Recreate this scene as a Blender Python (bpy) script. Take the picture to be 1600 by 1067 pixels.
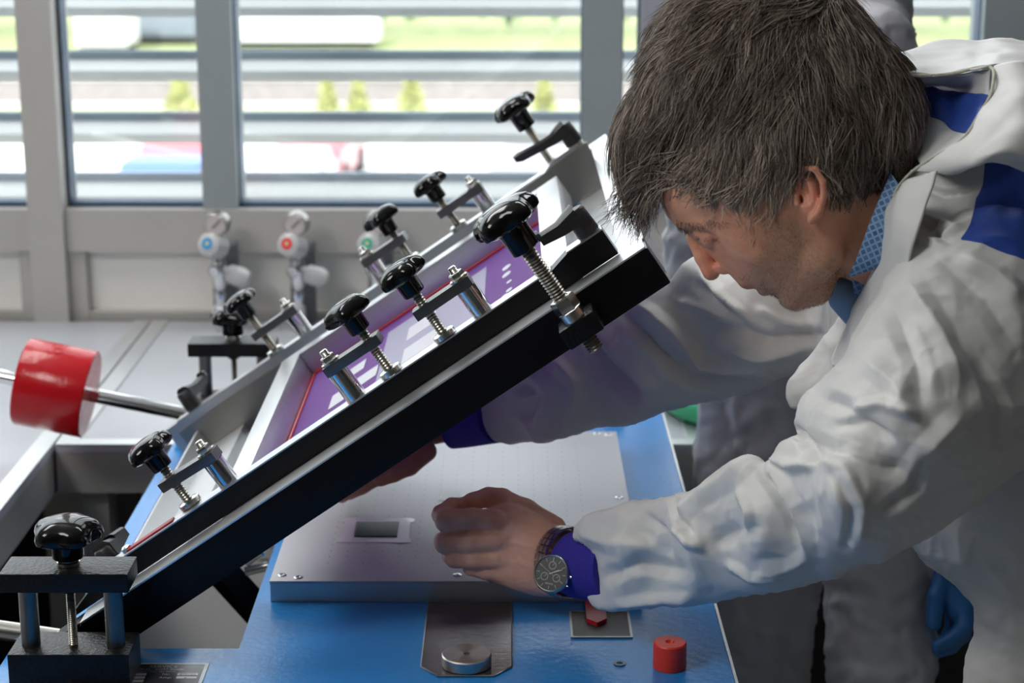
import bpy, math, random
import numpy as np
from mathutils import Matrix, Vector
from mathutils.bvhtree import BVHTree
PI = math.pi
rad = math.radians
scene = bpy.context.scene
for o in list(bpy.data.objects):
    bpy.data.objects.remove(o)

# ------------------------------------------------------------------ camera
F = 2930.0                      # focal length in pixels of the 1600 px frame
PITCH = rad(14.3)
CAM = np.array([0.0, 0.0, 1.66])
FW = np.array([0, math.cos(PITCH), -math.sin(PITCH)])
UP = np.array([0, math.sin(PITCH), math.cos(PITCH)])
RT = np.array([1.0, 0, 0])
cam_data = bpy.data.cameras.new('camera')
cam_data.sensor_width = 36
cam_data.lens = F / 1600 * 36
cam_data.clip_start = 0.05
cam_data.clip_end = 500
cam_data.dof.use_dof = True
cam_data.dof.focus_distance = 1.88
cam_data.dof.aperture_fstop = 6.5
cam = bpy.data.objects.new('camera', cam_data)
scene.collection.objects.link(cam)
cam.location = CAM
cam.rotation_euler = (PI / 2 - PITCH, 0, 0)
scene.camera = cam

# ------------------------------------------------------------------ light and exposure
scene.view_settings.view_transform = 'Standard'
scene.view_settings.look = 'None'
scene.view_settings.gamma = 1
scene.view_settings.exposure = 0.0
scene.view_settings.use_curve_mapping = False
world = bpy.data.worlds.new('sky')
scene.world = world
world.use_nodes = True
bg = world.node_tree.nodes['Background']
bg.inputs[0].default_value = (0.97, 0.985, 1.0, 1)
bg.inputs[1].default_value = 3.7


def lamp(name, kind, loc, energy, color=(1, 1, 1), aim=None, size=(1, 1), angle=0.01):
    d = bpy.data.lights.new(name, kind)
    d.energy = energy
    d.color = color
    if kind == 'AREA':
        d.shape = 'RECTANGLE'
        d.size, d.size_y = size
    if kind == 'SUN':
        d.angle = angle
    o = bpy.data.objects.new(name, d)
    scene.collection.objects.link(o)
    o.location = loc
    if aim is not None:
        v = Vector(aim) - Vector(loc)
        o.rotation_euler = v.to_track_quat('-Z', 'Y').to_euler()
    return o


lamp('sun', 'SUN', (0, -10, 30), 4.0, (1.0, 0.96, 0.90), aim=(9, 22, 0), angle=0.02)
lamp('ceiling_lamp', 'AREA', (-1.5, 2.75, 2.9), 28, (1.0, 0.98, 0.96), aim=(0.1, 2.0, 1.0), size=(1.3, 0.5))
lamp('ceiling_lamp', 'AREA', (0.5, 3.0, 2.95), 15, (0.97, 0.98, 1.0), aim=(0.5, 2.1, 1.0), size=(1.4, 0.3))
lamp('ceiling_lamp', 'AREA', (-1.7, 0.6, 2.85), 33, (1.0, 0.98, 0.95), aim=(0.1, 1.8, 0.9), size=(0.9, 0.7))

# ------------------------------------------------------------------ pixel helpers


def ray(u, v):
    return FW + (u - 800) / F * RT - (v - 533.5) / F * UP


def at(u, v, d):
    """point seen at pixel (u, v) at axis depth d"""
    return CAM + ray(u, v) * d


def hit(u, v, z=None, y=None):
    r = ray(u, v)
    t = (z - CAM[2]) / r[2] if z is not None else y / r[1]
    return CAM + t * r


# ------------------------------------------------------------------ materials
MATS = {}


def nd(nt, kind, **kw):
    n = nt.nodes.new(kind)
    for k, v in kw.items():
        if k in n.inputs:
            n.inputs[k].default_value = v
        else:
            setattr(n, k, v)
    return n


def mat(name, col, rough=0.5, metal=0.0, bump=0.0, bscale=50.0, vary=0.0, vscale=8.0, coat=0.0, stretch=None,
        detail=3.0, trans=0.0, emit=0.0, sss=0.0, spec=0.5):
    m = bpy.data.materials.new(name)
    m.use_nodes = True
    nt = m.node_tree
    b = nt.nodes['Principled BSDF']
    b.inputs['Base Color'].default_value = (*col, 1)
    b.inputs['Roughness'].default_value = rough
    b.inputs['Metallic'].default_value = metal
    b.inputs['Specular IOR Level'].default_value = spec
    b.inputs['Coat Weight'].default_value = coat
    b.inputs['Coat Roughness'].default_value = 0.05
    b.inputs['Subsurface Weight'].default_value = sss
    if sss:
        b.inputs['Subsurface Radius'].default_value = (1, 0.3, 0.15)
        b.inputs['Subsurface Scale'].default_value = 0.004
    if emit:
        b.inputs['Emission Color'].default_value = (*col, 1)
        b.inputs['Emission Strength'].default_value = emit
    tc = nt.nodes.new('ShaderNodeTexCoord')
    src = tc.outputs['Object']
    if stretch:
        mp = nt.nodes.new('ShaderNodeMapping')
        mp.inputs['Scale'].default_value = stretch
        nt.links.new(src, mp.inputs['Vector'])
        src = mp.outputs['Vector']
    if bump:
        no = nd(nt, 'ShaderNodeTexNoise', Scale=bscale, Detail=detail)
        bu = nd(nt, 'ShaderNodeBump', Strength=bump, Distance=0.002)
        nt.links.new(src, no.inputs['Vector'])
        nt.links.new(no.outputs['Fac'], bu.inputs['Height'])
        nt.links.new(bu.outputs['Normal'], b.inputs['Normal'])
    if vary:
        no = nd(nt, 'ShaderNodeTexNoise', Scale=vscale, Detail=4.0)
        nt.links.new(src, no.inputs['Vector'])
        mx = nt.nodes.new('ShaderNodeMix')
        mx.data_type = 'RGBA'
        mx.inputs[6].default_value = (*[c * (1 - vary) for c in col], 1)
        mx.inputs[7].default_value = (*[min(1, c * (1 + vary)) for c in col], 1)
        nt.links.new(no.outputs['Fac'], mx.inputs[0])
        nt.links.new(mx.outputs[2], b.inputs['Base Color'])
    MATS[name] = m
    return m


ALU = mat('brushed_aluminium', (0.58, 0.585, 0.60), 0.34, 0.95, bump=0.14, bscale=30, stretch=(1, 12, 12), vary=0.12, vscale=6)
ALU2 = mat('matt_aluminium', (0.62, 0.63, 0.64), 0.42, 0.85, bump=0.08, bscale=120, vary=0.08, vscale=10)
STEEL = mat('bare_steel', (0.34, 0.33, 0.31), 0.32, 0.95, bump=0.25, bscale=25, vary=0.25, vscale=14)
DSTEEL = mat('dark_steel', (0.16, 0.16, 0.16), 0.38, 0.9, bump=0.3, bscale=60, vary=0.3, vscale=30)
ZINC = mat('zinc_plated_steel', (0.62, 0.62, 0.58), 0.24, 1.0, vary=0.1, vscale=40)
THREAD = mat('threaded_steel', (0.34, 0.32, 0.28), 0.33, 1.0)
CHROME = mat('polished_chrome', (0.70, 0.70, 0.72), 0.08, 1.0)
BLACKP = mat('black_powder_coat', (0.008, 0.008, 0.009), 0.30, 0.0, bump=0.55, bscale=260, spec=0.22)
BLACKS = mat('black_satin_paint', (0.008, 0.008, 0.009), 0.22, 0.0, bump=0.10, bscale=300, spec=0.12)
BLACKR = mat('glossy_black_side_rail', (0.006, 0.006, 0.007), 0.35, 0.0, bump=0.15, bscale=400, spec=0.25)
KNOB = mat('glossy_black_plastic', (0.004, 0.004, 0.0045), 0.09, 0.0, spec=0.28)
LEVER = mat('matt_black_plastic', (0.018, 0.018, 0.019), 0.42, 0.0, bump=0.2, bscale=500)
STRIP = mat('bright_aluminium_strip', (0.85, 0.87, 0.88), 0.28, 0.75)
BLUE = mat('blue_machine_enamel', (0.022, 0.235, 0.62), 0.27, 0.0, bump=0.22, bscale=110, vary=0.05, vscale=5, spec=0.5)
RED = mat('red_gloss_paint', (0.46, 0.006, 0.012), 0.20, 0.0, bump=0.40, bscale=70, spec=0.3)
REDP = mat('red_plastic', (0.80, 0.045, 0.022), 0.42)
REDD = mat('dark_red_plastic', (0.55, 0.01, 0.02), 0.4)
WFRAME = mat('warm_grey_window_frame', (0.46, 0.445, 0.42), 0.45, 0.1, vary=0.03)
WFRAME2 = mat('grey_green_window_frame', (0.30, 0.34, 0.35), 0.45, 0.1, vary=0.03)
WFRAME3 = mat('lilac_grey_window_frame', (0.36, 0.37, 0.42), 0.45, 0.1, vary=0.03)
BLUEG = mat('dark_blue_gasket', (0.045, 0.085, 0.15), 0.5)
PANEL = mat('cream_wall_panel', (0.86, 0.84, 0.79), 0.6, vary=0.03)
WALL = mat('wall_paint', (0.78, 0.78, 0.76), 0.8, vary=0.02)
WALLD = mat('grey_wall_paint', (0.14, 0.14, 0.14), 0.8, vary=0.02)
CHEST = mat('pale_grey_lacquer', (0.84, 0.84, 0.82), 0.45, vary=0.04)
FLOOR = mat('light_grey_floor', (0.34, 0.34, 0.33), 0.35, vary=0.05, vscale=2)
BENCH = mat('pale_bench_laminate', (0.42, 0.435, 0.47), 0.36, vary=0.04, vscale=3)
BENCHE = mat('bench_edge_metal', (0.42, 0.41, 0.38), 0.4, 0.4, vary=0.06)
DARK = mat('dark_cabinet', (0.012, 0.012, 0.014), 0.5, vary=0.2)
LOUV = mat('louvre_aluminium', (0.64, 0.65, 0.65), 0.5, 0.1)
LOUVD = mat('louvre_dark_edge', (0.34, 0.40, 0.47), 0.5, 0.1)
WHITEP = mat('white_plastic', (0.50, 0.50, 0.50), 0.25)
SUIT = None


def suit_mat(name, col, scale=1.0, fine=0.5, rough=0.5, trans=0.0):
    m = bpy.data.materials.new(name)
    m.use_nodes = True
    nt = m.node_tree
    b = nt.nodes['Principled BSDF']
    b.inputs['Roughness'].default_value = rough
    b.inputs['Specular IOR Level'].default_value = 0.35
    tc = nt.nodes.new('ShaderNodeTexCoord')
    at_ = nt.nodes.new('ShaderNodeAttribute')
    at_.attribute_name = 'tone'
    mx = nt.nodes.new('ShaderNodeMix')
    mx.data_type = 'RGBA'
    mx.inputs[6].default_value = (*col, 1)
    mx.inputs[7].default_value = (0.028, 0.075, 0.36, 1)
    gt_ = nd(nt, 'ShaderNodeMath', operation='GREATER_THAN')
    gt_.inputs[1].default_value = 0.5
    nt.links.new(at_.outputs['Fac'], gt_.inputs[0])
    nt.links.new(gt_.outputs[0], mx.inputs[0])
    nt.links.new(mx.outputs[2], b.inputs['Base Color'])
    w = nd(nt, 'ShaderNodeTexNoise', Scale=7 * scale, Detail=2.0)
    nt.links.new(tc.outputs['Object'], w.inputs['Vector'])
    add = nd(nt, 'ShaderNodeVectorMath', operation='MULTIPLY_ADD')
    add.inputs[1].default_value = (0.12, 0.12, 0.12)
    nt.links.new(w.outputs['Color'], add.inputs[0])
    nt.links.new(tc.outputs['Object'], add.inputs[2])
    v = nd(nt, 'ShaderNodeTexVoronoi', Scale=13 * scale)
    v.feature = 'SMOOTH_F1'
    v.inputs['Smoothness'].default_value = 0.35
    nt.links.new(add.outputs[0], v.inputs['Vector'])
    v2 = nd(nt, 'ShaderNodeTexNoise', Scale=15 * scale, Detail=3.0)
    v2.noise_type = 'RIDGED_MULTIFRACTAL'
    nt.links.new(add.outputs[0], v2.inputs['Vector'])
    n3 = nd(nt, 'ShaderNodeTexNoise', Scale=420.0, Detail=2.0)
    nt.links.new(tc.outputs['Object'], n3.inputs['Vector'])
    b1 = nd(nt, 'ShaderNodeBump', Strength=0.16, Distance=0.02)
    b2 = nd(nt, 'ShaderNodeBump', Strength=0.30, Distance=0.004)
    b3 = nd(nt, 'ShaderNodeBump', Strength=0.25 * fine, Distance=0.001)
    nt.links.new(v.outputs['Distance'], b1.inputs['Height'])
    nt.links.new(v2.outputs['Fac'], b2.inputs['Height'])
    nt.links.new(n3.outputs['Fac'], b3.inputs['Height'])
    nt.links.new(b1.outputs[0], b2.inputs['Normal'])
    nt.links.new(b2.outputs[0], b3.inputs['Normal'])
    nt.links.new(b3.outputs[0], b.inputs['Normal'])
    return m


SUIT = suit_mat('white_coverall_fabric', (0.66, 0.66, 0.645))
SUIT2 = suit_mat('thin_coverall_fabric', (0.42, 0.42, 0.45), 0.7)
SUIT3 = suit_mat('soft_white_cloth', (0.46, 0.49, 0.50), 0.25, 0.2)
CUFF = mat('blue_knitted_cuff', (0.030, 0.020, 0.30), 0.8, bump=0.9, bscale=160, stretch=(1, 1, 6))
GLOVE = mat('blue_nitrile', (0.02, 0.13, 0.36), 0.45, bump=0.1, bscale=40)
SEAM = mat('seam_thread', (0.50, 0.50, 0.40), 0.9, bump=0.9, bscale=500)


def skin_mat():
    m = mat('skin', (0.42, 0.20, 0.13), 0.42, 0, bump=0.25, bscale=420, sss=0.12, spec=0.4)
    nt = m.node_tree
    b = nt.nodes['Principled BSDF']
    a = nt.nodes.new('ShaderNodeVertexColor')
    a.layer_name = 'skin_tone'
    no = nd(nt, 'ShaderNodeTexNoise', Scale=60.0, Detail=4.0)
    mx = nt.nodes.new('ShaderNodeMix')
    mx.data_type = 'RGBA'
    mx.blend_type = 'MULTIPLY'
    mx.inputs[0].default_value = 0.35
    cr = nt.nodes.new('ShaderNodeValToRGB')
    cr.color_ramp.elements[0].position = 0.3
    cr.color_ramp.elements[0].color = (0.75, 0.60, 0.55, 1)
    cr.color_ramp.elements[1].position = 0.65
    cr.color_ramp.elements[1].color = (1, 1, 1, 1)
    nt.links.new(no.outputs['Fac'], cr.inputs[0])
    nt.links.new(a.outputs['Color'], mx.inputs[6])
    nt.links.new(cr.outputs[0], mx.inputs[7])
    nt.links.new(mx.outputs[2], b.inputs['Base Color'])
    return m


SKIN = skin_mat()


def glass_mat():
    m = bpy.data.materials.new('window_glass')
    m.use_nodes = True
    nt = m.node_tree
    nt.nodes.clear()
    out = nt.nodes.new('ShaderNodeOutputMaterial')
    t = nt.nodes.new('ShaderNodeBsdfTransparent')
    t.inputs[0].default_value = (0.93, 0.96, 0.97, 1)
    g = nt.nodes.new('ShaderNodeBsdfGlossy')
    g.inputs['Roughness'].default_value = 0.02
    mx = nt.nodes.new('ShaderNodeMixShader')
    mx.inputs[0].default_value = 0.06
    nt.links.new(t.outputs[0], mx.inputs[1])
    nt.links.new(g.outputs[0], mx.inputs[2])
    nt.links.new(mx.outputs[0], out.inputs[0])
    return m


GLASS = glass_mat()


# ------------------------------------------------------------------ mesh builder
class MB:
    def __init__(self):
        self.v, self.f, self.s = [], [], []

    def raw(self, V, Fs, smooth=False, M=None):
        b = len(self.v)
        for p in V:
            p = Vector(p)
            if M is not None:
                p = M @ p
            self.v.append(tuple(p))
        for f in Fs:
            self.f.append(tuple(i + b for i in f))
            self.s.append(smooth)
        return self

    def box(self, x0, x1, y0, y1, z0, z1, M=None, bev=0.0):
        if bev <= 0:
            V = [(x, y, z) for z in (z0, z1) for y in (y0, y1) for x in (x0, x1)]
            return self.raw(V, [(0, 2, 3, 1), (4, 5, 7, 6), (0, 1, 5, 4), (2, 6, 7, 3), (0, 4, 6, 2), (1, 3, 7, 5)], False, M)
        import bmesh
        bm = bmesh.new()
        bmesh.ops.create_cube(bm, size=1)
        bmesh.ops.scale(bm, vec=(x1 - x0, y1 - y0, z1 - z0), verts=bm.verts)
        bmesh.ops.translate(bm, vec=((x0 + x1) / 2, (y0 + y1) / 2, (z0 + z1) / 2), verts=bm.verts)
        bmesh.ops.bevel(bm, geom=list(bm.edges), offset=bev, segments=2, profile=0.7, affect='EDGES')
        bm.verts.ensure_lookup_table()
        V = [tuple(v.co) for v in bm.verts]
        Fs = [tuple(v.index for v in f.verts) for f in bm.faces]
        bm.free()
        return self.raw(V, Fs, False, M)

    def lathe(self, prof, seg=32, M=None, smooth=True, lobes=0, capped=True):
        """prof: list of (radius, z[, lobe amplitude])"""
        V, Fs = [], []
        for p in prof:
            r, z = p[0], p[1]
            la = p[2] if len(p) > 2 else 0
            for i in range(seg):
                a = 2 * PI * i / seg
                rr = r * (1 + la * math.cos(lobes * a)) if lobes else r
                V.append((rr * math.cos(a), rr * math.sin(a), z))
        n = len(prof)
        for j in range(n - 1):
            for i in range(seg):
                k = (i + 1) % seg
                Fs.append((j * seg + i, j * seg + k, (j + 1) * seg + k, (j + 1) * seg + i))
        self.raw(V, Fs, smooth, M)
        if capped:
            b = len(self.v) - n * seg
            if prof[0][0] > 1e-6:
                self.f.append(tuple(b + i for i in reversed(range(seg))))
                self.s.append(False)
            if prof[-1][0] > 1e-6:
                self.f.append(tuple(b + (n - 1) * seg + i for i in range(seg)))
                self.s.append(False)
        return self

    def cyl(self, r, z0, z1, M=None, seg=28, c=0.0):
        if c:
            self.lathe([(r - c, z0), (r, z0 + c), (r, z1 - c), (r - c, z1)], seg, M)
        else:
            self.lathe([(r, z0), (r, z1)], seg, M)
        return self

    def tube(self, pts, r, seg=12, M=None):
        pts = [Vector(p) for p in pts]
        rs = r if isinstance(r, (list, tuple)) else [r] * len(pts)
        V, Fs = [], []
        prev = None
        for i, p in enumerate(pts):
            t = (pts[min(i + 1, len(pts) - 1)] - pts[max(i - 1, 0)]).normalized()
            a = prev if prev is not None else (Vector((0, 0, 1)) if abs(t.z) < 0.9 else Vector((1, 0, 0)))
            x = (a - t * a.dot(t)).normalized()
            prev = x
            y = t.cross(x)
            for k in range(seg):
                an = 2 * PI * k / seg
                V.append(p + (x * math.cos(an) + y * math.sin(an)) * rs[i])
        n = len(pts)
        for j in range(n - 1):
            for i in range(seg):
                k = (i + 1) % seg
                Fs.append((j * seg + i, j * seg + k, (j + 1) * seg + k, (j + 1) * seg + i))
        Fs.append(tuple(reversed(range(seg))))
        Fs.append(tuple((n - 1) * seg + i for i in range(seg)))
        return self.raw(V, Fs, True, M)

    def prism(self, poly, h0, h1, M=None):
        """polygon in XY extruded along Z"""
        n = len(poly)
        V = [(x, y, h0) for x, y in poly] + [(x, y, h1) for x, y in poly]
        Fs = [tuple(reversed(range(n))), tuple(range(n, 2 * n))]
        for i in range(n):
            k = (i + 1) % n
            Fs.append((i, k, n + k, n + i))
        return self.raw(V, Fs, False, M)

    def build(self, name, m, parent=None, loc=None, tone=None):
        me = bpy.data.meshes.new(name)
        me.from_pydata(self.v, [], self.f)
        me.polygons.foreach_set('use_smooth', self.s)
        me.materials.append(m)
        me.update()
        me.set_sharp_from_angle(angle=rad(38))
        o = bpy.data.objects.new(name, me)
        scene.collection.objects.link(o)
        if loc is not None:
            o.location = loc
        if parent is not None:
            o.parent = parent
        return o


def T(x=0, y=0, z=0, rx=0, ry=0, rz=0):
    return Matrix.Translation((x, y, z)) @ Matrix.Rotation(rz, 4, 'Z') @ Matrix.Rotation(ry, 4, 'Y') @ Matrix.Rotation(rx, 4, 'X')


def tag(o, label=None, cat=None, group=None, kind=None):
    if label:
        o['label'] = label
    if cat:
        o['category'] = cat
    if group:
        o['group'] = group
    if kind:
        o['kind'] = kind
    return o


def thing(name, label, cat, loc=(0, 0, 0), rot=(0, 0, 0), group=None):
    o = bpy.data.objects.new(name, None)
    o.empty_display_size = 0.05
    scene.collection.objects.link(o)
    o.location = loc
    o.rotation_euler = rot
    return tag(o, label, cat, group)


def struct(name, mb, m, **kw):
    return tag(mb.build(name, m, **kw), kind='structure')


# ================================================================== ROOM
WY = 3.55                       # inner face of the window wall
YAW = rad(-0.7)


def WM():
    return T(0, WY, 0, rz=YAW)


def wx(u, v=325):
    return float(hit(u, v, y=WY)[0])


def wz(v):
    return float(hit(800, v, y=WY)[2])


struct('floor', MB().box(-4, 4, -3, 3.9, -0.1, 0), FLOOR)
struct('ceiling', MB().box(-4, 4, -3, 3.9, 3.0, 3.1), WALL)
struct('wall_left', MB().box(-4.1, -4, -3, 3.9, 0, 3.0), WALL)
struct('wall_right', MB().box(4, 4.1, -3, 3.9, 0, 3.0), WALLD)
struct('wall_rear', MB().box(-4, 4, -3.1, -3, 0, 3.0), WALLD)

Zsill = wz(326)                 # bottom of the glass
Zrail = wz(392)                 # lower edge of the horizontal frame
Zb = 0.78
w = MB()
w.box(-4, 4, 0.02, 0.20, 0, Zb, WM())
w.box(-4, 4, 0.012, 0.12, Zb, Zrail + 0.01, WM())
struct('wall_window', w, PANEL)
posts = [(41, 105), (318, 372), (908, 968)]
xs = [[wx(a), wx(b)] for a, b in posts]
xs.append([wx(995), wx(1060)])
xs.append([wx(1515), wx(1587)])
struct('trim_1', MB().box(-4, 4, -0.02, 0.09, Zrail, Zsill, WM()), WFRAME)
struct('trim_2', MB().box(-4, 4, -0.02, 0.09, 2.62, 3.0, WM()), WFRAME)
struct('trim_3', MB().box(xs[0][0] + .008, xs[0][1] - .004, -0.034, 0.09, Zb, 2.62, WM()), WFRAME)
struct('trim_4', MB().box(xs[1][0], xs[1][1], -0.012, 0.10, Zsill, 2.62, WM()), WFRAME2)
struct('trim_5', MB().box(xs[2][0], xs[2][1], -0.012, 0.10, Zsill, 2.62, WM()), WFRAME2)
struct('trim_6', MB().box(xs[3][0], xs[3][1], -0.03, 0.10, Zsill, 2.62, WM()), WFRAME3)
struct('trim_7', MB().box(xs[4][0], xs[4][1], -0.012, 0.10, Zsill, 2.62, WM()), WFRAME2)
struct('trim_8', MB().box(xs[0][0] - .02, xs[0][1] + .03, -0.012, 0.05, Zb, Zrail, WM()), WFRAME)
struct('trim_9', MB().box(-4, 4, -0.010, 0.06, Zb - 0.02, Zb + 0.035, WM()), WFRAME)
struct('window_light_blocker', MB().box(wx(1588), 4, -0.03, 0.015, 0.86, 2.98, WM()), WALLD)  # added opaque panel out of view, blocks window light from the right
# dark curtain post at the far right edge
struct('trim_10', MB().box(wx(1590), wx(1660), -0.10, -0.032, 0.86, 3.0, WM()), DARK)
spans = [(-4, xs[0][0] + .008), (xs[0][1], xs[1][0]), (xs[1][1], xs[2][0]), (xs[2][1], xs[3][0]), (xs[3][1], xs[4][0]), (xs[4][1], 4)]
for i, (a, b) in enumerate(spans):
    g = MB()
    t_ = 0.010
    ts = 0.003
    g.box(a, b, 0.01, 0.055, Zsill, Zsill + t_, WM())
    g.box(a, b, 0.01, 0.055, 2.61, 2.62, WM())
    g.box(a, a + ts, 0.01, 0.055, Zsill, 2.62, WM())
    g.box(b - ts, b, 0.01, 0.055, Zsill, 2.62, WM())
    wn = struct('window_%d' % (i + 1), g, BLUEG)
    MB().box(a + .002, b - .002, 0.03, 0.036, Zsill + .002, 2.615, WM()).build('pane', GLASS, wn)

# ---------------------------------------------------------------- louvres outside
BY = 3.98
pitch_z = float(hit(800, 125, y=BY)[2] - hit(800, 223, y=BY)[2])
zb0 = float(hit(800, 126, y=BY)[2])
first = None


def louvre_obj():
    root = thing('louvre_blade', 'x', 'louvre', (0, BY, 0))
    b = MB()
    b.prism([(0, 0), (0.0, 0.020), (0.115, 0.034), (0.115, 0.020)], -3.9, 3.9, M=T(0, 0, 0, rx=PI / 2, ry=0, rz=PI / 2))
    b.build('blade', LOUV, root)
    MB().box(-3.9, 3.9, 0.112, 0.128, 0.018, 0.052).build('rear_lip', LOUVD, root)
    return root


lv0 = louvre_obj()
lv_words = ['second from the bottom', 'third from the bottom', 'fourth from the bottom', 'topmost of the ones crossing the panes']
for k in range(-1, 6):
    if k == -1:
        r_ = lv0
    else:
        r_ = lv0.copy()
        scene.collection.objects.link(r_)
        for ch in lv0.children:
            c = ch.copy()
            scene.collection.objects.link(c)
            c.parent = r_
    r_.location = (0, BY, zb0 + pitch_z * (k - 2))
    r_['group'] = 'horizontal sun louvres outside the windows'
    r_['label'] = {-1: 'grey horizontal louvre below the window sill, lowest of the row',
                   0: 'grey louvre just above the window sill, lowest one seen through the glass',
                   1: 'grey louvre crossing behind the star knobs, second lowest through the glass',
                   2: 'grey louvre crossing the shrubs, third lowest seen through the glass',
                   3: 'grey louvre at the very top edge of the photo'}.get(k, 'grey horizontal louvre above the top edge of the photo')

# ---------------------------------------------------------------- outside
GZ = -6.0
PAVE = mat('sunlit_concrete', (0.74, 0.72, 0.70), 0.9, vary=0.06, vscale=0.4)
GRASS = mat('lawn', (0.33, 0.37, 0.17), 0.9, vary=0.3, vscale=1.0)
BRICK = mat('brick_bank', (0.30, 0.27, 0.265), 0.9, vary=0.25, vscale=2.5)
HEDGE = mat('hedge_leaves', (0.10, 0.17, 0.12), 0.8, vary=0.4, vscale=1.2)
SHRUB = mat('shrub_leaves', (0.42, 0.44, 0.17), 0.8, vary=0.4, vscale=2)
TRUCK = mat('white_facade', (0.86, 0.86, 0.86), 0.7)
GREYB = mat('grey_facade', (0.24, 0.27, 0.33), 0.8, vary=0.2, vscale=3)


def gy(v):
    return float(hit(800, v, z=GZ)[1])


tag(MB().box(-60, 60, 6, 130, GZ - 0.2, GZ).build('ground', PAVE), kind='structure')
tag(MB().box(-40, 14, gy(173), gy(165), GZ, GZ + 0.03).build('lawn', GRASS), 'strip of green lawn in front of the brick wall outside', 'grass', kind='stuff')
yb = gy(160)
br = thing('retaining_wall', 'reddish brown brick wall beyond the car park outside', 'wall', (0, yb, GZ))
MB().box(-40, 40, 0, 0.6, 0, 0.74).build('brickwork', BRICK, br)
MB().box(-40, 40, -0.1, 0.7, 0.741, 0.80).build('coping', PAVE, br)
yl = yb + 0.75
tag(MB().box(-60, 60, yl, yl + 30, GZ + 0.6, GZ + 0.8).build('upper_lawn', GRASS), 'sunlit lawn above the brick wall outside', 'grass', kind='stuff')


def leafy(mb, c, rx, ry, rz, n, s, rnd):
    for _ in range(n):
        while True:
            p = [rnd.uniform(-1, 1) for _ in range(3)]
            if 0.3 < sum(q * q for q in p) < 1:
                break
        x, y, z = c[0] + p[0] * rx, c[1] + p[1] * ry, c[2] + p[2] * rz
        M = T(x, y, z, rnd.uniform(0, 6), rnd.uniform(0, 6), rnd.uniform(0, 6))
        mb.raw([(-s, 0, 0), (0, -s * .6, 0), (s, 0, 0), (0, s * .6, s * .3)], [(0, 1, 2, 3)], False, M)


rnd = random.Random(4)
hb = MB()
for i in range(40):
    leafy(hb, (-38 + i * 2, yl + 16, GZ + 3.9), 1.6, 1.2, 2.6, 130, 0.42, rnd)
tag(hb.build('hedge', HEDGE), 'long dark green hedge far outside, behind the lawn', 'hedge', kind='stuff')
for (u, v, lab, sx) in [(283, 155, 'pale green shrub outside, seen through the second window', 0.95),
                        (512, 160, 'leftmost yellow green shrub in the wide window', 0.6), (560, 155, 'tall yellow green shrub, second in the wide window', 0.6),
                        (643, 158, 'yellow green conical shrub in the middle of the wide window', 0.85),
                        (850, 156, 'yellow green shrub left of the grey mullion behind the star knob', 0.7)]:
    p = hit(u, 178, z=GZ)
    sh = MB()
    for q in range(4):
        leafy(sh, (0, 0, 0.22 + q * 0.26), sx * .62 * (1 - q * .2), sx * .62 * (1 - q * .2), 0.3, 90, 0.11, rnd)
    t_ = thing('shrub', lab, 'shrub', p, group='shrubs by the brick wall outside')
    sh.build('foliage', SHRUB, t_)
    MB().cyl(0.05, 0, 0.8).build('stem', STEEL, t_)


def car(u, v, y, colr, lab, rz=0.0):
    p = hit(u, v, y=y)
    m = mat('car_paint_' + lab.split()[0], colr, 0.3, coat=0.5)
    gl = MATS.get('car_glass') or mat('car_glass', (0.22, 0.26, 0.30), 0.1)
    t = thing('car', lab, 'car', (p[0], y, GZ), (0, 0, rz), group='cars parked outside')
    prof = [(-2.1, .3), (-2.15, .75), (-1.9, .95), (-1.15, 1.02), (-.6, 1.42), (.8, 1.45), (1.6, 1.02), (2.1, .95), (2.15, .5), (2.1, .3)]
    MB().prism(prof, -.85, .85, T(0, 0, 0, rx=PI / 2)).build('body', m, t)
    MB().prism([(-1.05, 1.03), (-.56, 1.36), (.76, 1.39), (1.4, 1.04)], -.87, .87, T(0, 0, 0, rx=PI / 2)).build('window', gl, t)
    tyre = MATS.get('tyre') or mat('tyre', (0.03, 0.03, 0.03), 0.8)
    for sx in (-1.3, 1.3):
        for sy in (-.8, .8):
            MB().cyl(0.32, -.1, .1, T(sx, sy, .32, rx=PI / 2)).build('wheel', tyre, t)


car(262, 292, 40.5, (0.03, 0.12, 0.50), 'blue car outside, parked behind the second window', 1.5)
car(292, 262, 45.8, (0.60, 0.10, 0.12), 'red car outside behind the blue car', 1.5)
car(448, 286, 41.5, (0.55, 0.57, 0.62), 'white car outside, left part of the wide window', 1.53)
car(500, 262, 46.5, (0.45, 0.08, 0.10), 'dark red car outside behind the white car', 1.5)
car(840, 282, 42, (0.30, 0.26, 0.32), 'grey car outside, behind the big star knob on the right', 1.3)
# buildings and vans far away
for (u0, u1, v0, v1, y, m, lab, nm, cat) in [
        (118, 196, 22, 74, yl + 7, TRUCK, 'plain white van side seen through the second window', 'delivery_van', 'van'),
        (360, 590, 22, 66, yl + 9, TRUCK, 'long white trailer in the wide window', 'trailer', 'trailer'),
        (196, 305, 22, 90, yl + 11, GREYB, 'blue grey facade beside the white van outside', 'warehouse', 'building')]:
    a = hit(u0, v1, y=y)
    b = hit(u1, v0, y=y)
    t = thing(nm, lab, cat, ((a[0] + b[0]) / 2, y, GZ + 0.8))
    hw = (b[0] - a[0]) / 2
    MB().box(-hw, hw, 0, 2.4, max(a[2] - (GZ + 0.8), 0.3), b[2] - (GZ + 0.8) + 0.6, bev=0.05).build('body', m, t)
    MB().box(-hw * .9, hw * .9, 0.1, 2.3, 0.005, max(a[2] - (GZ + 0.8), 0.3)).build('chassis', DARK, t)

# ================================================================== BENCHES
BZ = 0.80
bx0 = float(hit(82, 697, z=BZ)[0])
bfy = float(hit(200, 697, z=BZ)[1])


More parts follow.
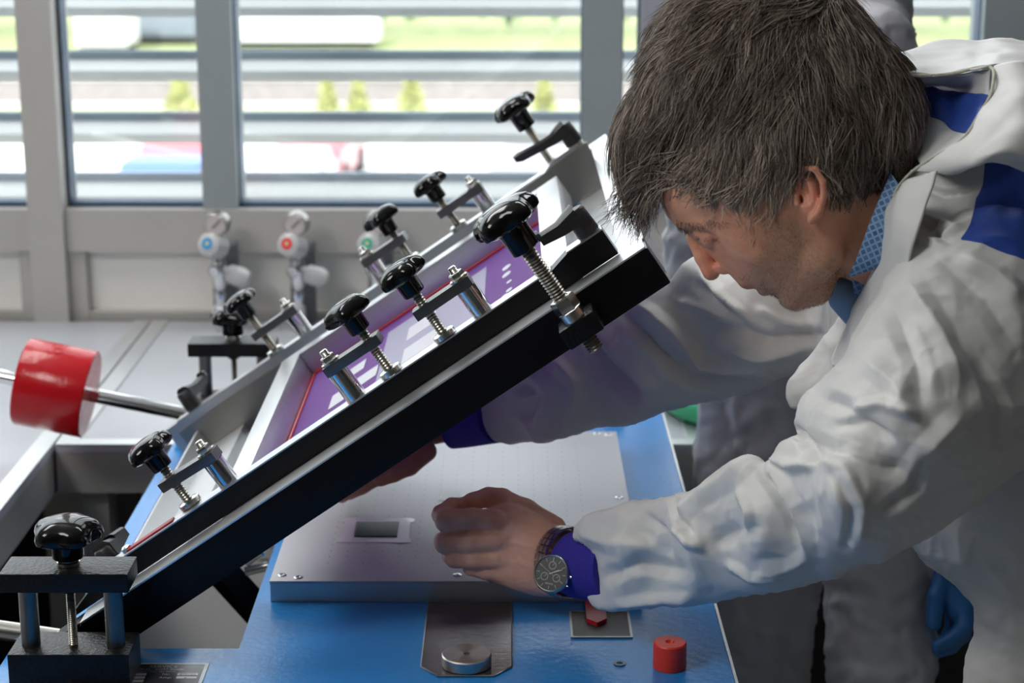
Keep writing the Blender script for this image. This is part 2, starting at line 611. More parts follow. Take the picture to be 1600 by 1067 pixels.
def bench(name, label, x0, x1, y0, y1, strips=()):
    t = thing(name, label, 'workbench', ((x0 + x1) / 2, (y0 + y1) / 2, 0))
    cx, cy = (x0 + x1) / 2, (y0 + y1) / 2
    hx, hy = (x1 - x0) / 2, (y1 - y0) / 2
    MB().box(-hx, hx, -hy, hy, BZ - 0.012, BZ, bev=0.002).build('worktop', BENCH, t)
    MB().box(-hx, hx, -hy, -hy + 0.03, BZ - 0.075, BZ - 0.012).box(-hx, hx, hy - .03, hy, BZ - .075, BZ - .012).box(
        -hx, -hx + .03, -hy + .03, hy - .03, BZ - .075, BZ - .012).box(hx - .03, hx, -hy + .03, hy - .03, BZ - .075, BZ - .012).build('apron', BENCHE, t)
    tr = MB().box(-hx, hx, -hy, -hy + 0.028, BZ, BZ + 0.003).box(hx - 0.03, hx, -hy + .028, hy, BZ, BZ + 0.003)
    tr.box(-hx, -hx + 0.03, -hy + .028, hy, BZ, BZ + 0.003)
    tr.build('edge_strip', ALU2, t)
    for sx in (-hx + .03, hx - .07):
        for sy in (-hy + .03, hy - .07):
            MB().box(sx, sx + 0.04, sy, sy + 0.04, 0, BZ - .075).build('leg', BENCHE, t)
    return t


bench('workbench', 'pale laminate workbench running along the wall behind the machine', bx0 + 0.004, 0.30, bfy, WY - 0.02)
bench('workbench', 'pale workbench at the left edge in front of the red counterweight', bx0 - 1.2, bx0, 1.35, WY - 0.02)
bench('workbench', 'short pale workbench behind the man, right of the blue table', 0.302, 1.9, bfy, WY - 0.02)
cb = thing('cabinet', 'added black box giving the shade under the wall workbench', 'cabinet', (-0.20, 3.31, 0))  # black block added to stand in for the shadow under the bench
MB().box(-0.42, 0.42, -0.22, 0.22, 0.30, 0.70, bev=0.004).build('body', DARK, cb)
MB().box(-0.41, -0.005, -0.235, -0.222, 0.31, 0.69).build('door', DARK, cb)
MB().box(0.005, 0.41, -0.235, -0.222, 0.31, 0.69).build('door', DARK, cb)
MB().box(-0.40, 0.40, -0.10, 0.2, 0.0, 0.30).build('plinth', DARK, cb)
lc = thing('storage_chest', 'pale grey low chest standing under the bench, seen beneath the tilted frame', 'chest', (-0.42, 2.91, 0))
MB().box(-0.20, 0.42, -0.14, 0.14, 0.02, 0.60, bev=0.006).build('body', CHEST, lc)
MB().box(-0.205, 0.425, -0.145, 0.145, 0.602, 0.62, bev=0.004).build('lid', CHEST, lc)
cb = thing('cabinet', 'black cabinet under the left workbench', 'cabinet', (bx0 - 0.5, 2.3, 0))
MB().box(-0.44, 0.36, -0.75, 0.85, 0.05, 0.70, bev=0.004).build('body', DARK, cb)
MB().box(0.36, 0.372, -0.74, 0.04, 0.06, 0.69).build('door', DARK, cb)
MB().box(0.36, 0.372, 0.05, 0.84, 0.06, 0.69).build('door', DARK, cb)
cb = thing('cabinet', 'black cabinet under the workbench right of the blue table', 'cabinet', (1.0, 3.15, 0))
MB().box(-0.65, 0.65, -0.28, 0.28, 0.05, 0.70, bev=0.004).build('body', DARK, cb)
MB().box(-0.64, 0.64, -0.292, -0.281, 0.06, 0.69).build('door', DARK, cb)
# green tape hose on the bench
GREEN = mat('green_plastic', (0.0, 0.30, 0.12), 0.35)
p0 = hit(1058, 640, z=BZ + .03)
gt = MB().tube([p0 + np.array([-.02, .16, -.0]), p0 + np.array([.02, .03, .0]), p0 + np.array([.10, -.06, .0])], 0.028, 16)
tag(gt.build('green_tube', GREEN), 'bright green plastic tube lying on the bench behind the man', 'tube')

# ---------------------------------------------------------------- gas regulators on the wall


def regulator(u, capcol, label):
    root = thing('pressure_regulator', label, 'regulator', (float(hit(u, 400, y=WY - 0.10)[0]), WY - 0.06, BZ + 0.004), (0, 0, rad(-6)),
                 group='pressure regulators on the window wall')
    zg = float(hit(u, 352, y=WY - 0.1)[2]) - BZ
    zk = float(hit(u, 384, y=WY - 0.1)[2]) - BZ
    zv = float(hit(u, 432, y=WY - 0.1)[2]) - BZ
    MB().box(-0.022, 0.022, 0.0, 0.035, 0, zk - .01, bev=0.003).build('post', mat('grey_post', (0.10, 0.11, 0.12), 0.5), root)
    g = MB().lathe([(0.0, 0.012), (0.019, 0.012), (0.021, 0.010), (0.0225, 0.010), (0.0235, 0.0), (0.0235, -0.016), (0.018, -0.022)], 32, T(0.004, -0.05, zg, rx=PI / 2))
    ga = g.build('gauge', STEEL, root)
    MB().cyl(0.0195, 0.0122, 0.0135, T(0.004, -0.05, zg, rx=PI / 2)).build('dial', mat('dial_face', (0.56, 0.50, 0.49), 0.4), ga)
    nb = MB().box(-0.0012, 0.0012, -0.008, 0.014, 0.0136, 0.0146, T(0.004, -0.05, zg, rx=PI / 2, ry=0) @ T(rz=rad(-45)))
    nb.build('needle', LEVER, ga)
    tk = MB()
    for a in range(-5, 6):
        M = T(0.004, -0.05, zg, rx=PI / 2) @ T(rz=rad(a * 27))
        tk.box(-0.0005, 0.0005, 0.0145, 0.018, 0.0136, 0.0139, M)
    tk.build('scale_marks', LEVER, ga)
    kM = T(-0.004, -0.055, zk, rx=rad(72), rz=rad(-14))
    kb = MB().lathe([(0.016, -0.03), (0.0225, -0.024, .02), (0.0245, 0.002, .03), (0.022, 0.016, .03), (0.014, 0.021)], 40, kM, lobes=10).build('adjusting_knob', WHITEP, root)
    MB().cyl(0.011, 0.0205, 0.0225, kM).build('coloured_cap', capcol, kb)
    MB().lathe([(0.0, 0.0226), (0.0042, 0.0226), (0.0, 0.0236)], 16, kM).build('cap_centre', mat('cap_yellow', (0.5, 0.5, 0.25), 0.4), kb)
    v_ = MB().lathe([(0.010, -0.03), (0.014, -0.02), (0.014, 0.02), (0.010, 0.03), (0.010, 0.06)], 24, T(0, -0.03, zv + .0))
    v_.lathe([(0.013, 0.0), (0.013, 0.03), (0.009, 0.034), (0.004, 0.034), (0.004, 0.030)], 6, T(-0.002, -0.03, zv + 0.01, rx=PI / 2), smooth=False)
    v_.lathe([(0.008, 0.0), (0.011, -0.01), (0.008, -0.035), (0.010, -0.045)], 20, T(0, -0.03, zv - 0.03))
    v_.build('valve_body', CHROME, root)
    MB().lathe([(0.010, 0), (0.018, 0.01), (0.020, 0.035), (0.013, 0.048)], 24, T(0.01, -0.03, zv + 0.002, ry=rad(80)) @ T(ry=rad(25))).build('side_knob', WHITEP, root)
    MB().lathe([(0.011, -0.11), (0.013, -0.105), (0.013, -0.065), (0.010, -0.06)], 24, T(0, -0.03, zv)).build('hose_connector', WHITEP, root)
    return root


CB = mat('cap_blue', (0.03, 0.28, 0.60), 0.35)
CR = mat('cap_red', (0.72, 0.02, 0.03), 0.35)
CG = mat('cap_green', (0.0, 0.36, 0.26), 0.35)
regulator(343, CB, 'wall pressure regulator with blue cap, left of the three')
regulator(466, CR, 'wall pressure regulator with red cap, middle of the three')
regulator(590, CG, 'wall pressure regulator with green cap behind a star knob')

# ================================================================== MACHINE TABLE
TZ = 0.855
PZ = 0.88
tab = thing('machine_table', 'blue enamelled machine table carrying the perforated plate and the tilted frame', 'machine table', (0, 2.2, 0))
poly = [(-0.53, 1.30), (0.226, 1.30), (0.226, 2.722), (-0.49, 2.722), (-0.49, 2.655), (-0.289, 2.655), (-0.289, 1.843), (-0.53, 1.843)]
poly = [(x, y - 2.2) for x, y in poly]
MB().prism(poly, TZ - 0.006, TZ).prism([(x * .985, y * .985) for x, y in poly], TZ - 0.05, TZ - 0.0062).build('table_top', BLUE, tab)
for (x, y) in [(-0.50, 1.36), (0.15, 1.36), (0.15, 2.65), (-0.34, 2.65)]:
    MB().box(x, x + .05, y - 2.2, y - 2.15, 0, TZ - .05, bev=0.003).build('leg', BLUE, tab)
tb = MB().box(-0.488, -0.466, 1.85 - 2.2, 2.65 - 2.2, TZ - 0.05, TZ - 0.005)
tb.build('tie_bar', BLUE, tab)
MB().box(-0.30, -0.262, 2.3 - 2.2, 2.62 - 2.2, 0.55, TZ - 0.05).build('side_panel', BLUE, tab)
# gas strut under the frame
st = MB()
q0, q1 = hit(335, 880, y=2.25), hit(430, 985, y=2.25)
st.tube([q0 - [0, 2.2, 0], q1 - [0, 2.2, 0]], 0.022, 4)
so = st.build('strut', BLACKS, tab)
MB().tube([hit(384, 893, y=2.2) - [0, 2.2, 0], hit(420, 884, y=2.2) - [0, 2.2, 0]], 0.006, 12).tube(
    [hit(384, 878, y=2.2) - [0, 2.2, 0], hit(408, 862, y=2.2) - [0, 2.2, 0]], 0.0065, 12).build('strut_bolt', ZINC, so)
# raised edge lip right side
MB().box(0.2265, 0.2295, -0.9, 0.52, TZ - 0.05, TZ + 0.0005).build('side_trim', ALU2, tab)


def text(body, size, M, m, name, parent, ext=0.0, align='LEFT'):
    c = bpy.data.curves.new(name, 'FONT')
    c.body = body
    c.size = size
    c.extrude = ext
    c.align_x = align
    c.materials.append(m)
    tmp = bpy.data.objects.new('tmp_text', c)
    scene.collection.objects.link(tmp)
    dg = bpy.context.evaluated_depsgraph_get()
    me = bpy.data.meshes.new_from_object(tmp.evaluated_get(dg))
    bpy.data.objects.remove(tmp)
    if not me.materials:
        me.materials.append(m)
    o = bpy.data.objects.new(name, me)
    scene.collection.objects.link(o)
    o.parent = parent
    o.matrix_local = M
    return o


# nameplate
npl = hit(322, 1040, z=TZ)
PLATEG = mat('plate_grey_print', (0.42, 0.43, 0.45), 0.35, 0.5)
PLATEB = mat('plate_black', (0.012, 0.012, 0.014), 0.3)
nx1 = float(hit(327, 1038, z=TZ)[0])
ny1 = float(hit(300, 1037, z=TZ)[1]) - 2.2
np_ = MB().box(nx1 - 0.135, nx1, ny1 - 0.075, ny1, TZ, TZ + 0.001, bev=0.0003).build('nameplate', PLATEG, tab)
MB().box(nx1 - 0.131, nx1 - .004, ny1 - 0.071, ny1 - .004, TZ + 0.001, TZ + 0.0013).build('plate_print', PLATEB, np_)
tz_ = TZ + 0.0014
text('SERVICE', 0.0080, T(nx1 - 0.060, ny1 - 0.0125, tz_), PLATEG, 'lettering', np_)
text('Siebdruck GmbH', 0.0036, T(nx1 - 0.0235, ny1 - 0.0125, tz_), PLATEG, 'lettering', np_)
text('tr. 29-32 · 32257 Bünde', 0.0056, T(nx1 - 0.078, ny1 - 0.0185, tz_), PLATEG, 'lettering', np_)
text('Tel. 05223 / 6521 · Fax 05223', 0.0038, T(nx1 - 0.078, ny1 - 0.0235, tz_), PLATEG, 'lettering', np_)
text('Nr.', 0.0065, T(nx1 - 0.044, ny1 - 0.031, tz_), PLATEG, 'lettering', np_)
text('Amp.', 0.0065, T(nx1 - 0.046, ny1 - 0.039, tz_), PLATEG, 'lettering', np_)
WB = mat('plate_field', (0.45, 0.45, 0.45), 0.4, 0.3)
f_ = MB()
for k in range(2):
    f_.box(nx1 - 0.028, nx1 - 0.007, ny1 - 0.032 - k * .008, ny1 - 0.0265 - k * .008, TZ + .0013, TZ + .0016)
for k in range(4):
    f_.box(nx1 - 0.085, nx1 - 0.060, ny1 - 0.032 - k * .008, ny1 - 0.0265 - k * .008, TZ + .0013, TZ + .0016)
f_.build('entry_fields', WB, np_)
text('870124', 0.0055, T(nx1 - 0.026, ny1 - 0.0315, TZ + .0017), PLATEB, 'lettering', np_)
text('6', 0.0055, T(nx1 - 0.020, ny1 - 0.0395, TZ + .0017), PLATEB, 'lettering', np_)

# ---------------------------------------------------------------- perforated plate


def plate_mat():
    m = mat('anodised_perforated_aluminium', (0.47, 0.465, 0.495), 0.42, 0.30, bump=0.05, bscale=200)
    nt = m.node_tree
    b = nt.nodes['Principled BSDF']
    tc = nt.nodes.new('ShaderNodeTexCoord')
    sc = nd(nt, 'ShaderNodeVectorMath', operation='MULTIPLY')
    sc.inputs[1].default_value = (50, 50, 0)
    fr_ = nd(nt, 'ShaderNodeVectorMath', operation='FRACTION')
    sb = nd(nt, 'ShaderNodeVectorMath', operation='SUBTRACT')
    sb.inputs[1].default_value = (0.5, 0.5, 0)
    ln = nd(nt, 'ShaderNodeVectorMath', operation='LENGTH')
    lt = nd(nt, 'ShaderNodeMath', operation='LESS_THAN')
    lt.inputs[1].default_value = 0.048
    nt.links.new(tc.outputs['Object'], sc.inputs[0])
    nt.links.new(sc.outputs[0], fr_.inputs[0])
    nt.links.new(fr_.outputs[0], sb.inputs[0])
    nt.links.new(sb.outputs[0], ln.inputs[0])
    nt.links.new(ln.outputs['Value'], lt.inputs[0])
    # only inside the drilled field
    ab = nd(nt, 'ShaderNodeVectorMath', operation='ABSOLUTE')
    sx = nt.nodes.new('ShaderNodeSeparateXYZ')
    nt.links.new(tc.outputs['Object'], ab.inputs[0])
    nt.links.new(ab.outputs[0], sx.inputs[0])
    l1 = nd(nt, 'ShaderNodeMath', operation='LESS_THAN')
    l1.inputs[1].default_value = 0.160
    l2 = nd(nt, 'ShaderNodeMath', operation='LESS_THAN')
    l2.inputs[1].default_value = 0.240
    nt.links.new(sx.outputs[0], l1.inputs[0])
    nt.links.new(sx.outputs[1], l2.inputs[0])
    m1 = nd(nt, 'ShaderNodeMath', operation='MULTIPLY')
    m2 = nd(nt, 'ShaderNodeMath', operation='MULTIPLY')
    nt.links.new(l1.outputs[0], m1.inputs[0])
    nt.links.new(l2.outputs[0], m1.inputs[1])
    nt.links.new(m1.outputs[0], m2.inputs[0])
    nt.links.new(lt.outputs[0], m2.inputs[1])
    mx = nt.nodes.new('ShaderNodeMix')
    mx.data_type = 'RGBA'
    mx.inputs[6].default_value = (0.47, 0.465, 0.495, 1)
    mx.inputs[7].default_value = (0.07, 0.07, 0.08, 1)
    nt.links.new(m2.outputs[0], mx.inputs[0])
    nt.links.new(mx.outputs[2], b.inputs['Base Color'])
    return m


PC = (-0.062, 2.258)
pl = thing('vacuum_plate', 'grey perforated aluminium plate on the blue table under the frame', 'plate', (PC[0], PC[1], TZ + 0.0))
MB().box(-0.21, 0.21, -0.286, 0.286, 0.022, 0.025, bev=0.0006).build('top_sheet', plate_mat(), pl)
MB().box(-0.2095, 0.2095, -0.2855, 0.2855, 0.0004, 0.0219).build('side_frame', ALU2, pl)
SCREWH = mat('screw_head_metal', (0.62, 0.62, 0.64), 0.25, 1.0)
for (x, y) in [(-0.198, -0.268), (-0.179, -0.275), (0.0, -0.268), (0.19, -0.268), (0.198, 0.268), (0.182, 0.275), (-0.02, 0.268), (0.198, 0.0), (-0.198, 0.268)]:
    s_ = MB().lathe([(0.0052, 0), (0.0052, 0.0006), (0.0045, 0.0010), (0.0026, 0.0010), (0.0022, 0.0003), (0.0, 0.0003)], 20, T(x, y, 0.025))
    s_.build('screw', SCREWH, pl)

# tape sheets and wafer
TAPE = mat('clear_film', (0.62, 0.56, 0.68), 0.22, 0.0, coat=0.3)
wp = hit(588, 828, z=PZ)
film = thing('adhesive_film', 'thin lilac film strips framing the wafer sample on the plate', 'film', (wp[0], wp[1], PZ))
fx = MB()
fx.box(-0.044, 0.044, -0.044, -0.028, 0.0002, 0.0005)
film_b = fx.build('film_strip', TAPE, film)
MB().box(-0.044, 0.044, 0.026, 0.040, 0.0002, 0.0005).build('film_strip', TAPE, film)
MB().box(-0.040, -0.026, -0.045, 0.041, 0.0005, 0.0008).build('film_strip', TAPE, film)
MB().box(0.026, 0.040, -0.045, 0.041, 0.0005, 0.0008).build('film_strip', TAPE, film)
WAF = mat('dark_green_silicon', (0.035, 0.06, 0.06), 0.45, 0.0, spec=0.2, vary=0.25, vscale=20)
tag(MB().box(-0.0255, 0.0255, -0.026, 0.024, 0.0009, 0.0016, bev=0.0001).build('silicon_wafer', WAF, loc=(wp[0] + .001, wp[1] + .001, PZ)),
    'small dark grey green wafer square framed by film strips on the plate', 'wafer')
wp2 = hit(702, 775, z=PZ)
tag(MB().box(-0.011, 0.011, -0.02, 0.02, 0.0003, 0.0006, T(rz=rad(-8))).build('film_scrap', mat('clear_scrap', (0.52, 0.53, 0.57), 0.35, 0), loc=(wp2[0], wp2[1], PZ)),
    'small clear film scrap lying on the plate beside the fingertips', 'film')

# tongue, round weight and small items
sp = thing('steel_tongue', 'brown grey steel tongue sticking out from under the plate', 'steel plate', (0, 1.86, TZ))
xl, xr = float(hit(657, 1052, z=TZ)[0]), float(hit(799, 1052, z=TZ)[0])
y_f = float(hit(700, 1058, z=TZ)[1]) - 1.86
y_c = float(hit(700, 1046, z=TZ)[1]) - 1.86
TONG = mat('brushed_brown_steel', (0.20, 0.175, 0.175), 0.25, 0.9, bump=0.12, bscale=40, stretch=(1, 20, 1), vary=0.1, vscale=8)
MB().prism([(xl + .018, y_f), (xr - .018, y_f), (xr, y_c + .004), (xr, 0.108), (xl, 0.108), (xl, y_c + .004)], 0.0004, 0.0022).build('tongue_sheet', TONG, sp)
MB().tube([(xl + .018, y_f, .0013), (xl, y_c + .004, .0013), (xl, 0.108, .0013)], 0.0011, 6).tube([(xl + .018, y_f, .0013), (xr - .018, y_f, .0013), (xr, y_c + .004, .0013), (xr, 0.108, .0013)], 0.0011, 6).build('bright_edge', STEEL, sp)
wc = hit(729, 1025, z=TZ + .012)
wt = thing('round_weight', 'round turned steel weight with centre hole on the steel tongue', 'weight', (wc[0], wc[1], TZ + 0.0023))


def turned_mat():
    m = mat('turned_steel', (0.50, 0.45, 0.42), 0.28, 0.95)
    nt = m.node_tree
    b = nt.nodes['Principled BSDF']
    b.inputs['Anisotropic'].default_value = 0.75
    tg = nt.nodes.new('ShaderNodeTangent')
    tg.direction_type = 'RADIAL'
    tg.axis = 'Z'
    nt.links.new(tg.outputs[0], b.inputs['Tangent'])
    return m


TURN = turned_mat()
MB().lathe([(0.0245, 0), (0.0258, 0.0012), (0.0258, 0.0115), (0.0246, 0.0128), (0.0034, 0.0128), (0.0030, 0.0116), (0.0030, 0.004), (0.0, 0.004)], 64, smooth=False).build('disc', TURN, wt)
rc = hit(1046, 1042, z=TZ + .0)
rw = thing('red_spacer', 'short red plastic cylinder with a centre hole, on the blue table', 'spacer', (rc[0], rc[1], TZ + 0.0003))
MB().lathe([(0.0168, 0), (0.0172, 0.001), (0.0172, 0.0265), (0.0160, 0.0280), (0.0048, 0.0280), (0.0040, 0.0265), (0.0018, 0.0225), (0.0, 0.0225)], 56).build('cylinder', REDP, rw)
sc_ = hit(968, 1038, z=TZ)
tag(MB().lathe([(0.0032, 0), (0.0062, 0), (0.0062, 0.0012), (0.0032, 0.0012), (0.0032, 0)], 32, smooth=False, capped=False).build('washer', DSTEEL, loc=(sc_[0], sc_[1], TZ + .0003)),
    'small dark steel washer on the blue table left of the red cylinder', 'washer')

# mesh square with red pointer


def grille_mat():
    m = mat('dark_wire_cloth', (0.09, 0.085, 0.08), 0.5, 0.4)
    nt = m.node_tree
    b = nt.nodes['Principled BSDF']
    tc = nt.nodes.new('ShaderNodeTexCoord')
    wv = nt.nodes.new('ShaderNodeTexWave')
    wv.bands_direction = 'X'
    wv.inputs['Scale'].default_value = 260
    wv.inputs['Distortion'].default_value = 1.5
    nt.links.new(tc.outputs['Object'], wv.inputs['Vector'])
    cr = nt.nodes.new('ShaderNodeValToRGB')
    cr.color_ramp.elements[0].color = (0.05, 0.05, 0.05, 1)
    cr.color_ramp.elements[1].color = (0.17, 0.16, 0.15, 1)
    nt.links.new(wv.outputs['Fac'], cr.inputs[0])
    nt.links.new(cr.outputs[0], b.inputs['Base Color'])
    return m


a_, b_ = hit(892, 998, z=TZ), hit(989, 998, z=TZ)
ms = thing('scale_window', 'dark finely ruled square plate let into the blue table by the sleeve', 'scale plate', ((a_[0] + b_[0]) / 2, a_[1] + .034, TZ + .0004))
hw = (b_[0] - a_[0]) / 2
MB().box(-hw + .0025, hw - .0025, -0.0315, 0.036, 0, 0.0010).build('ruled_field', grille_mat(), ms)
MB().box(-hw, hw, -0.034, -0.0315, 0, 0.0016).box(-hw, hw, 0.036, 0.0385, 0, 0.0016).box(-hw, -hw + .0025, -0.0315, 0.036, 0, 0.0016).box(hw - .0025, hw, -0.0315, 0.036, 0, 0.0016).build('border', STEEL, ms)
MB().box(-0.0003, 0.0003, -0.0315, 0.036, 0.0010, 0.0013).build('centre_line', LEVER, ms)
rp = hit(933, 976, z=TZ + .004)
po = thing('red_pointer', 'dark red pointed pointer reaching from under the plate edge', 'pointer', (rp[0], rp[1], TZ + .0016))
MB().prism([(0, 0), (0.011, 0.012), (0.011, 0.09), (-0.011, 0.09), (-0.011, 0.012)], 0.0002, 0.0050).build('pointer_blade', REDD, po)
rk = hit(958, 655, z=TZ)
tag(MB().lathe([(0.017, 0), (0.017, .02), (0.015, .022), (0.0, .022)], 32).build('red_stop', REDD, loc=(rk[0], rk[1], TZ)),
    'small dark red stop at the far end of the blue table under the sleeve', 'stop')

# ================================================================== parts shared by the clamps


def knob_mb(R, hub_r, hub_h, M, lobes=5):
    """star grip: the spindle enters at z=0 and the grip ends at the top"""
    k = MB()
    h = R * 0.74
    pr = [(hub_r * .93, 0), (hub_r, 0.0015), (hub_r * 1.02, hub_h * .8), (hub_r * 1.15, hub_h, .02)]
    b = hub_h
    pr += [(R * .62, b + h * .03, .04), (R * .84, b + h * .00, .09), (R * .96, b + h * .10, .11), (R, b + h * .28, .11), (R * .97, b + h * .50, .10),
           (R * .86, b + h * .74, .08), (R * .66, b + h * .89, .05), (R * .36, b + h * .98, .02), (R * .12, b + h, 0), (0.0, b + h, 0)]
    k.lathe(pr, 60, M, lobes=lobes)
    return k


def thread_mb(r, z0, z1, M, pitch=0.0024, seg=18):
    pr = []
    n = max(2, int(abs(z1 - z0) / (pitch / 2)))
    for i in range(n + 1):
        z = z0 + (z1 - z0) * i / n
        pr.append((r if i % 2 else r * 0.80, z))
    return MB().lathe(pr, seg, M, smooth=False)


# ================================================================== TILTED FRAME
ANG = rad(34.5)
A0 = (-0.467, 1.82, 0.881)
fr = thing('swing_frame', 'tilted black and aluminium carrier frame of the printing machine with its clamps', 'machine frame', A0, (0, -ANG, 0))
L, D = 0.728, 0.80
RT_N = 0.045
# black outer tubes
near = MB().box(0.018, L, 0, 0.042, -RT_N, -0.0012, bev=0.003)
nr = near.build('carrier_rail', BLACKS, fr)
MB().box(0.020, L - .002, 0.001, 0.041, -0.0012, 0.0006).build('polished_top_strip', STRIP, nr)
fr2 = MB().box(0.018, L, D - 0.042, D, -RT_N, -0.0012, bev=0.003).build('carrier_rail', BLACKS, fr)
MB().box(0.004, L - .002, D - .041, D - .001, -0.0012, 0.0006).build('polished_top_strip', ALU, fr2)
# side bars carrying the clamps
cl = MB().prism([(0.0, 0.0007), (0.56, 0.0007), (L - .03, 0.0007), (L - .03, 0.030), (0.655, 0.030), (0.632, 0.024), (0.060, 0.024), (0.0, 0.004)],
                -0.068, -0.044, T(rx=PI / 2))
sb_ = cl.build('clamping_bar', BLACKR, fr)
MB().box(0.04, 0.632, 0.0435, 0.0685, 0.0241, 0.0256).box(0.655, L - .03, .0435, .0685, .0301, .0316).build('bright_top_face', ALU, sb_)
cf = MB().prism([(0.0, -0.034), (0.16, -0.034), (0.20, -0.012), (0.55, -0.012), (0.585, -0.03), (L - .04, -0.03), (L - .04, 0.030), (0.655, 0.030), (0.632, 0.022), (0.0, 0.022)],
                -0.690, -0.665, T(rx=PI / 2))
cfo = cf.build('clamping_bar', ALU, fr)
MB().box(0.02, 0.63, 0.6655, 0.6895, 0.0221, 0.0235).build('bright_top_face', ALU, cfo)
MB().box(0.018, L - .03, 0.6905, 0.757, -0.004, 0.0005).build('deck_strip', STRIP, cfo)
# bracket plates at both ends of the far bar
MB().prism([(0.015, -0.045), (0.165, -0.045), (0.20, -0.012), (0.20, 0.010), (0.015, 0.010)], -0.6645, -0.659, T(rx=PI / 2)).build('gusset_plate', STEEL, fr)
MB().prism([(0.555, 0.020), (0.575, -0.035), (0.60, -0.05), (0.625, -0.032), (0.66, -0.036), (0.69, -0.060), (0.705, 0.026)], -0.6645, -0.659, T(rx=PI / 2)).build('gusset_plate', STEEL, fr)
# end members (channels)
e1 = MB().box(0.035, 0.098, 0.0695, 0.658, -0.036, -0.030)
e1.box(0.035, 0.040, 0.0695, 0.658, -0.030, -0.002)
e1.box(0.093, 0.098, 0.0695, 0.658, -0.060, -0.036)
e1.build('cross_channel', ALU2, fr)
e2 = MB().box(L - 0.028, L, 0.0425, D - 0.0425, -0.040, 0.0).box(L - 0.075, L - 0.029, 0.0695, 0.658, -0.040, -0.036)
e2.build('cross_channel', ALU2, fr)
e3 = MB().box(-0.018, 0.03, 0.0425, D - .0425, -0.042, -0.036).build('cross_channel', STEEL, fr)
# hinge plate under the near corner
hp = MB().prism([(-0.03, 0), (-0.03, -0.012), (0.0, -0.03), (0.0178, -0.035), (0.0178, 0)], -0.035, -0.005, T(rx=PI / 2))
hp.build('hinge_bracket', BLACKS, fr)
hp = MB().prism([(-0.03, 0), (-0.03, -0.012), (0.0, -0.03), (0.0178, -0.035), (0.0178, 0)], -D + .012, -D + .03, T(rx=PI / 2))
hp.build('hinge_bracket', BLACKS, fr)


def clamp_screw(s, t, sp_, tp, base=0.0256, knob=0.031, length=0.125, knobh=0.022, zbar=0.058):
    """threaded spindle at (s, t) and its post at (sp_, tp); bracket bar joins them"""
    o = bpy.data.objects.new('clamp_screw', None)
    scene.collection.objects.link(o)
    o.parent = fr
    o.location = (s, t, base)
    thread_mb(0.0058, 0.004, length, T(), 0.0030).build('spindle', THREAD, o)
    knob_mb(knob, knob * .46, knobh, T(0, 0, length - 0.012, rz=0.4 + s * 7)).build('knob', KNOB, o)
    MB().lathe([(0.011, 0), (0.0125, 0.001), (0.0125, 0.006), (0.011, 0.007), (0.006, 0.0075)], 32).build('pressure_pad', ZINC, o)
    dx, dy = sp_ - s, tp - t
    ln = math.hypot(dx, dy)
    M = T(rz=math.atan2(dy, dx))
    MB().box(-0.013, ln + 0.010, -0.0105, 0.0105, zbar - 0.0055, zbar + 0.0055, M, bev=0.0008).build('bracket_bar', DSTEEL, o)
    MB().lathe([(0.0115, 0), (0.0115, zbar - 0.0058)], 36, T(dx, dy, 0)).build('post', CHROME, o)
    MB().lathe([(0.0105, 0), (0.0105, 0.0018)], 32, T(dx, dy, zbar + .0056)).lathe([(0.0078, 0.0018), (0.0082, 0.0030), (0.0082, 0.0072), (0.0074, 0.0084)], 6, T(dx, dy, zbar + .0056), smooth=False).lathe(
        [(0.0042, 0.0084), (0.0048, 0.0090), (0.0042, 0.0100), (0.0048, 0.0110), (0.0042, 0.0120), (0.0048, 0.0130), (0.0040, 0.0150), (0.002, 0.0155)], 16, T(dx, dy, zbar + .0056)).build('nut', ZINC, o)
    return o


clamp_screw(0.171, 0.070, 0.222, 0.060, knob=0.0255, length=0.0625, knobh=0.018, zbar=0.034)
clamp_screw(0.434, 0.054, 0.388, 0.057, knob=0.0258, length=0.068, knobh=0.018, zbar=0.040)
clamp_screw(0.502, 0.056, 0.548, 0.057, knob=0.0262, length=0.068, knobh=0.018, zbar=0.037)
clamp_screw(0.190, 0.677, 0.240, 0.677, base=0.0235, knob=0.0248, length=0.074, knobh=0.018, zbar=0.036)
clamp_screw(0.419, 0.672, 0.371, 0.677, base=0.0235, knob=0.0258, length=0.060, knobh=0.018, zbar=0.034)
clamp_screw(0.497, 0.677, 0.545, 0.677, base=0.0235, knob=0.0248, length=0.060, knobh=0.018, zbar=0.031)


def big_screw(s, t, knob, r, z0, z1, m, nut=True):
    o = bpy.data.objects.new('locking_screw', None)
    scene.collection.objects.link(o)
    o.parent = fr
    o.location = (s, t, -0.008 if nut else -0.018)
    thread_mb(r, z0, z1, T(), 0.0032).build('spindle', m, o)
    knob_mb(knob, knob * .44, knob * .8, T(0, 0, z1 - .012, rz=0.3)).build('knob', KNOB, o)
    if nut:
        MB().lathe([(0.0125, 0.004), (0.0135, 0.006), (0.0135, 0.017), (0.0125, 0.019)], 6, T(), smooth=False).lathe([(0.0125, -0.006), (0.0125, 0.004)], 28).build('nut', ZINC, o)
        MB().box(-0.02, 0.02, -0.014, 0.0275, -0.028, -0.0062, bev=0.003).build('mounting_lug', BLACKP, o)
    return o


big_screw(0.632, -0.032, 0.0345, 0.0082, -0.044, 0.090, THREAD)
big_screw(0.648, 0.700, 0.030, 0.0062, 0.0, 0.112, THREAD, nut=False)


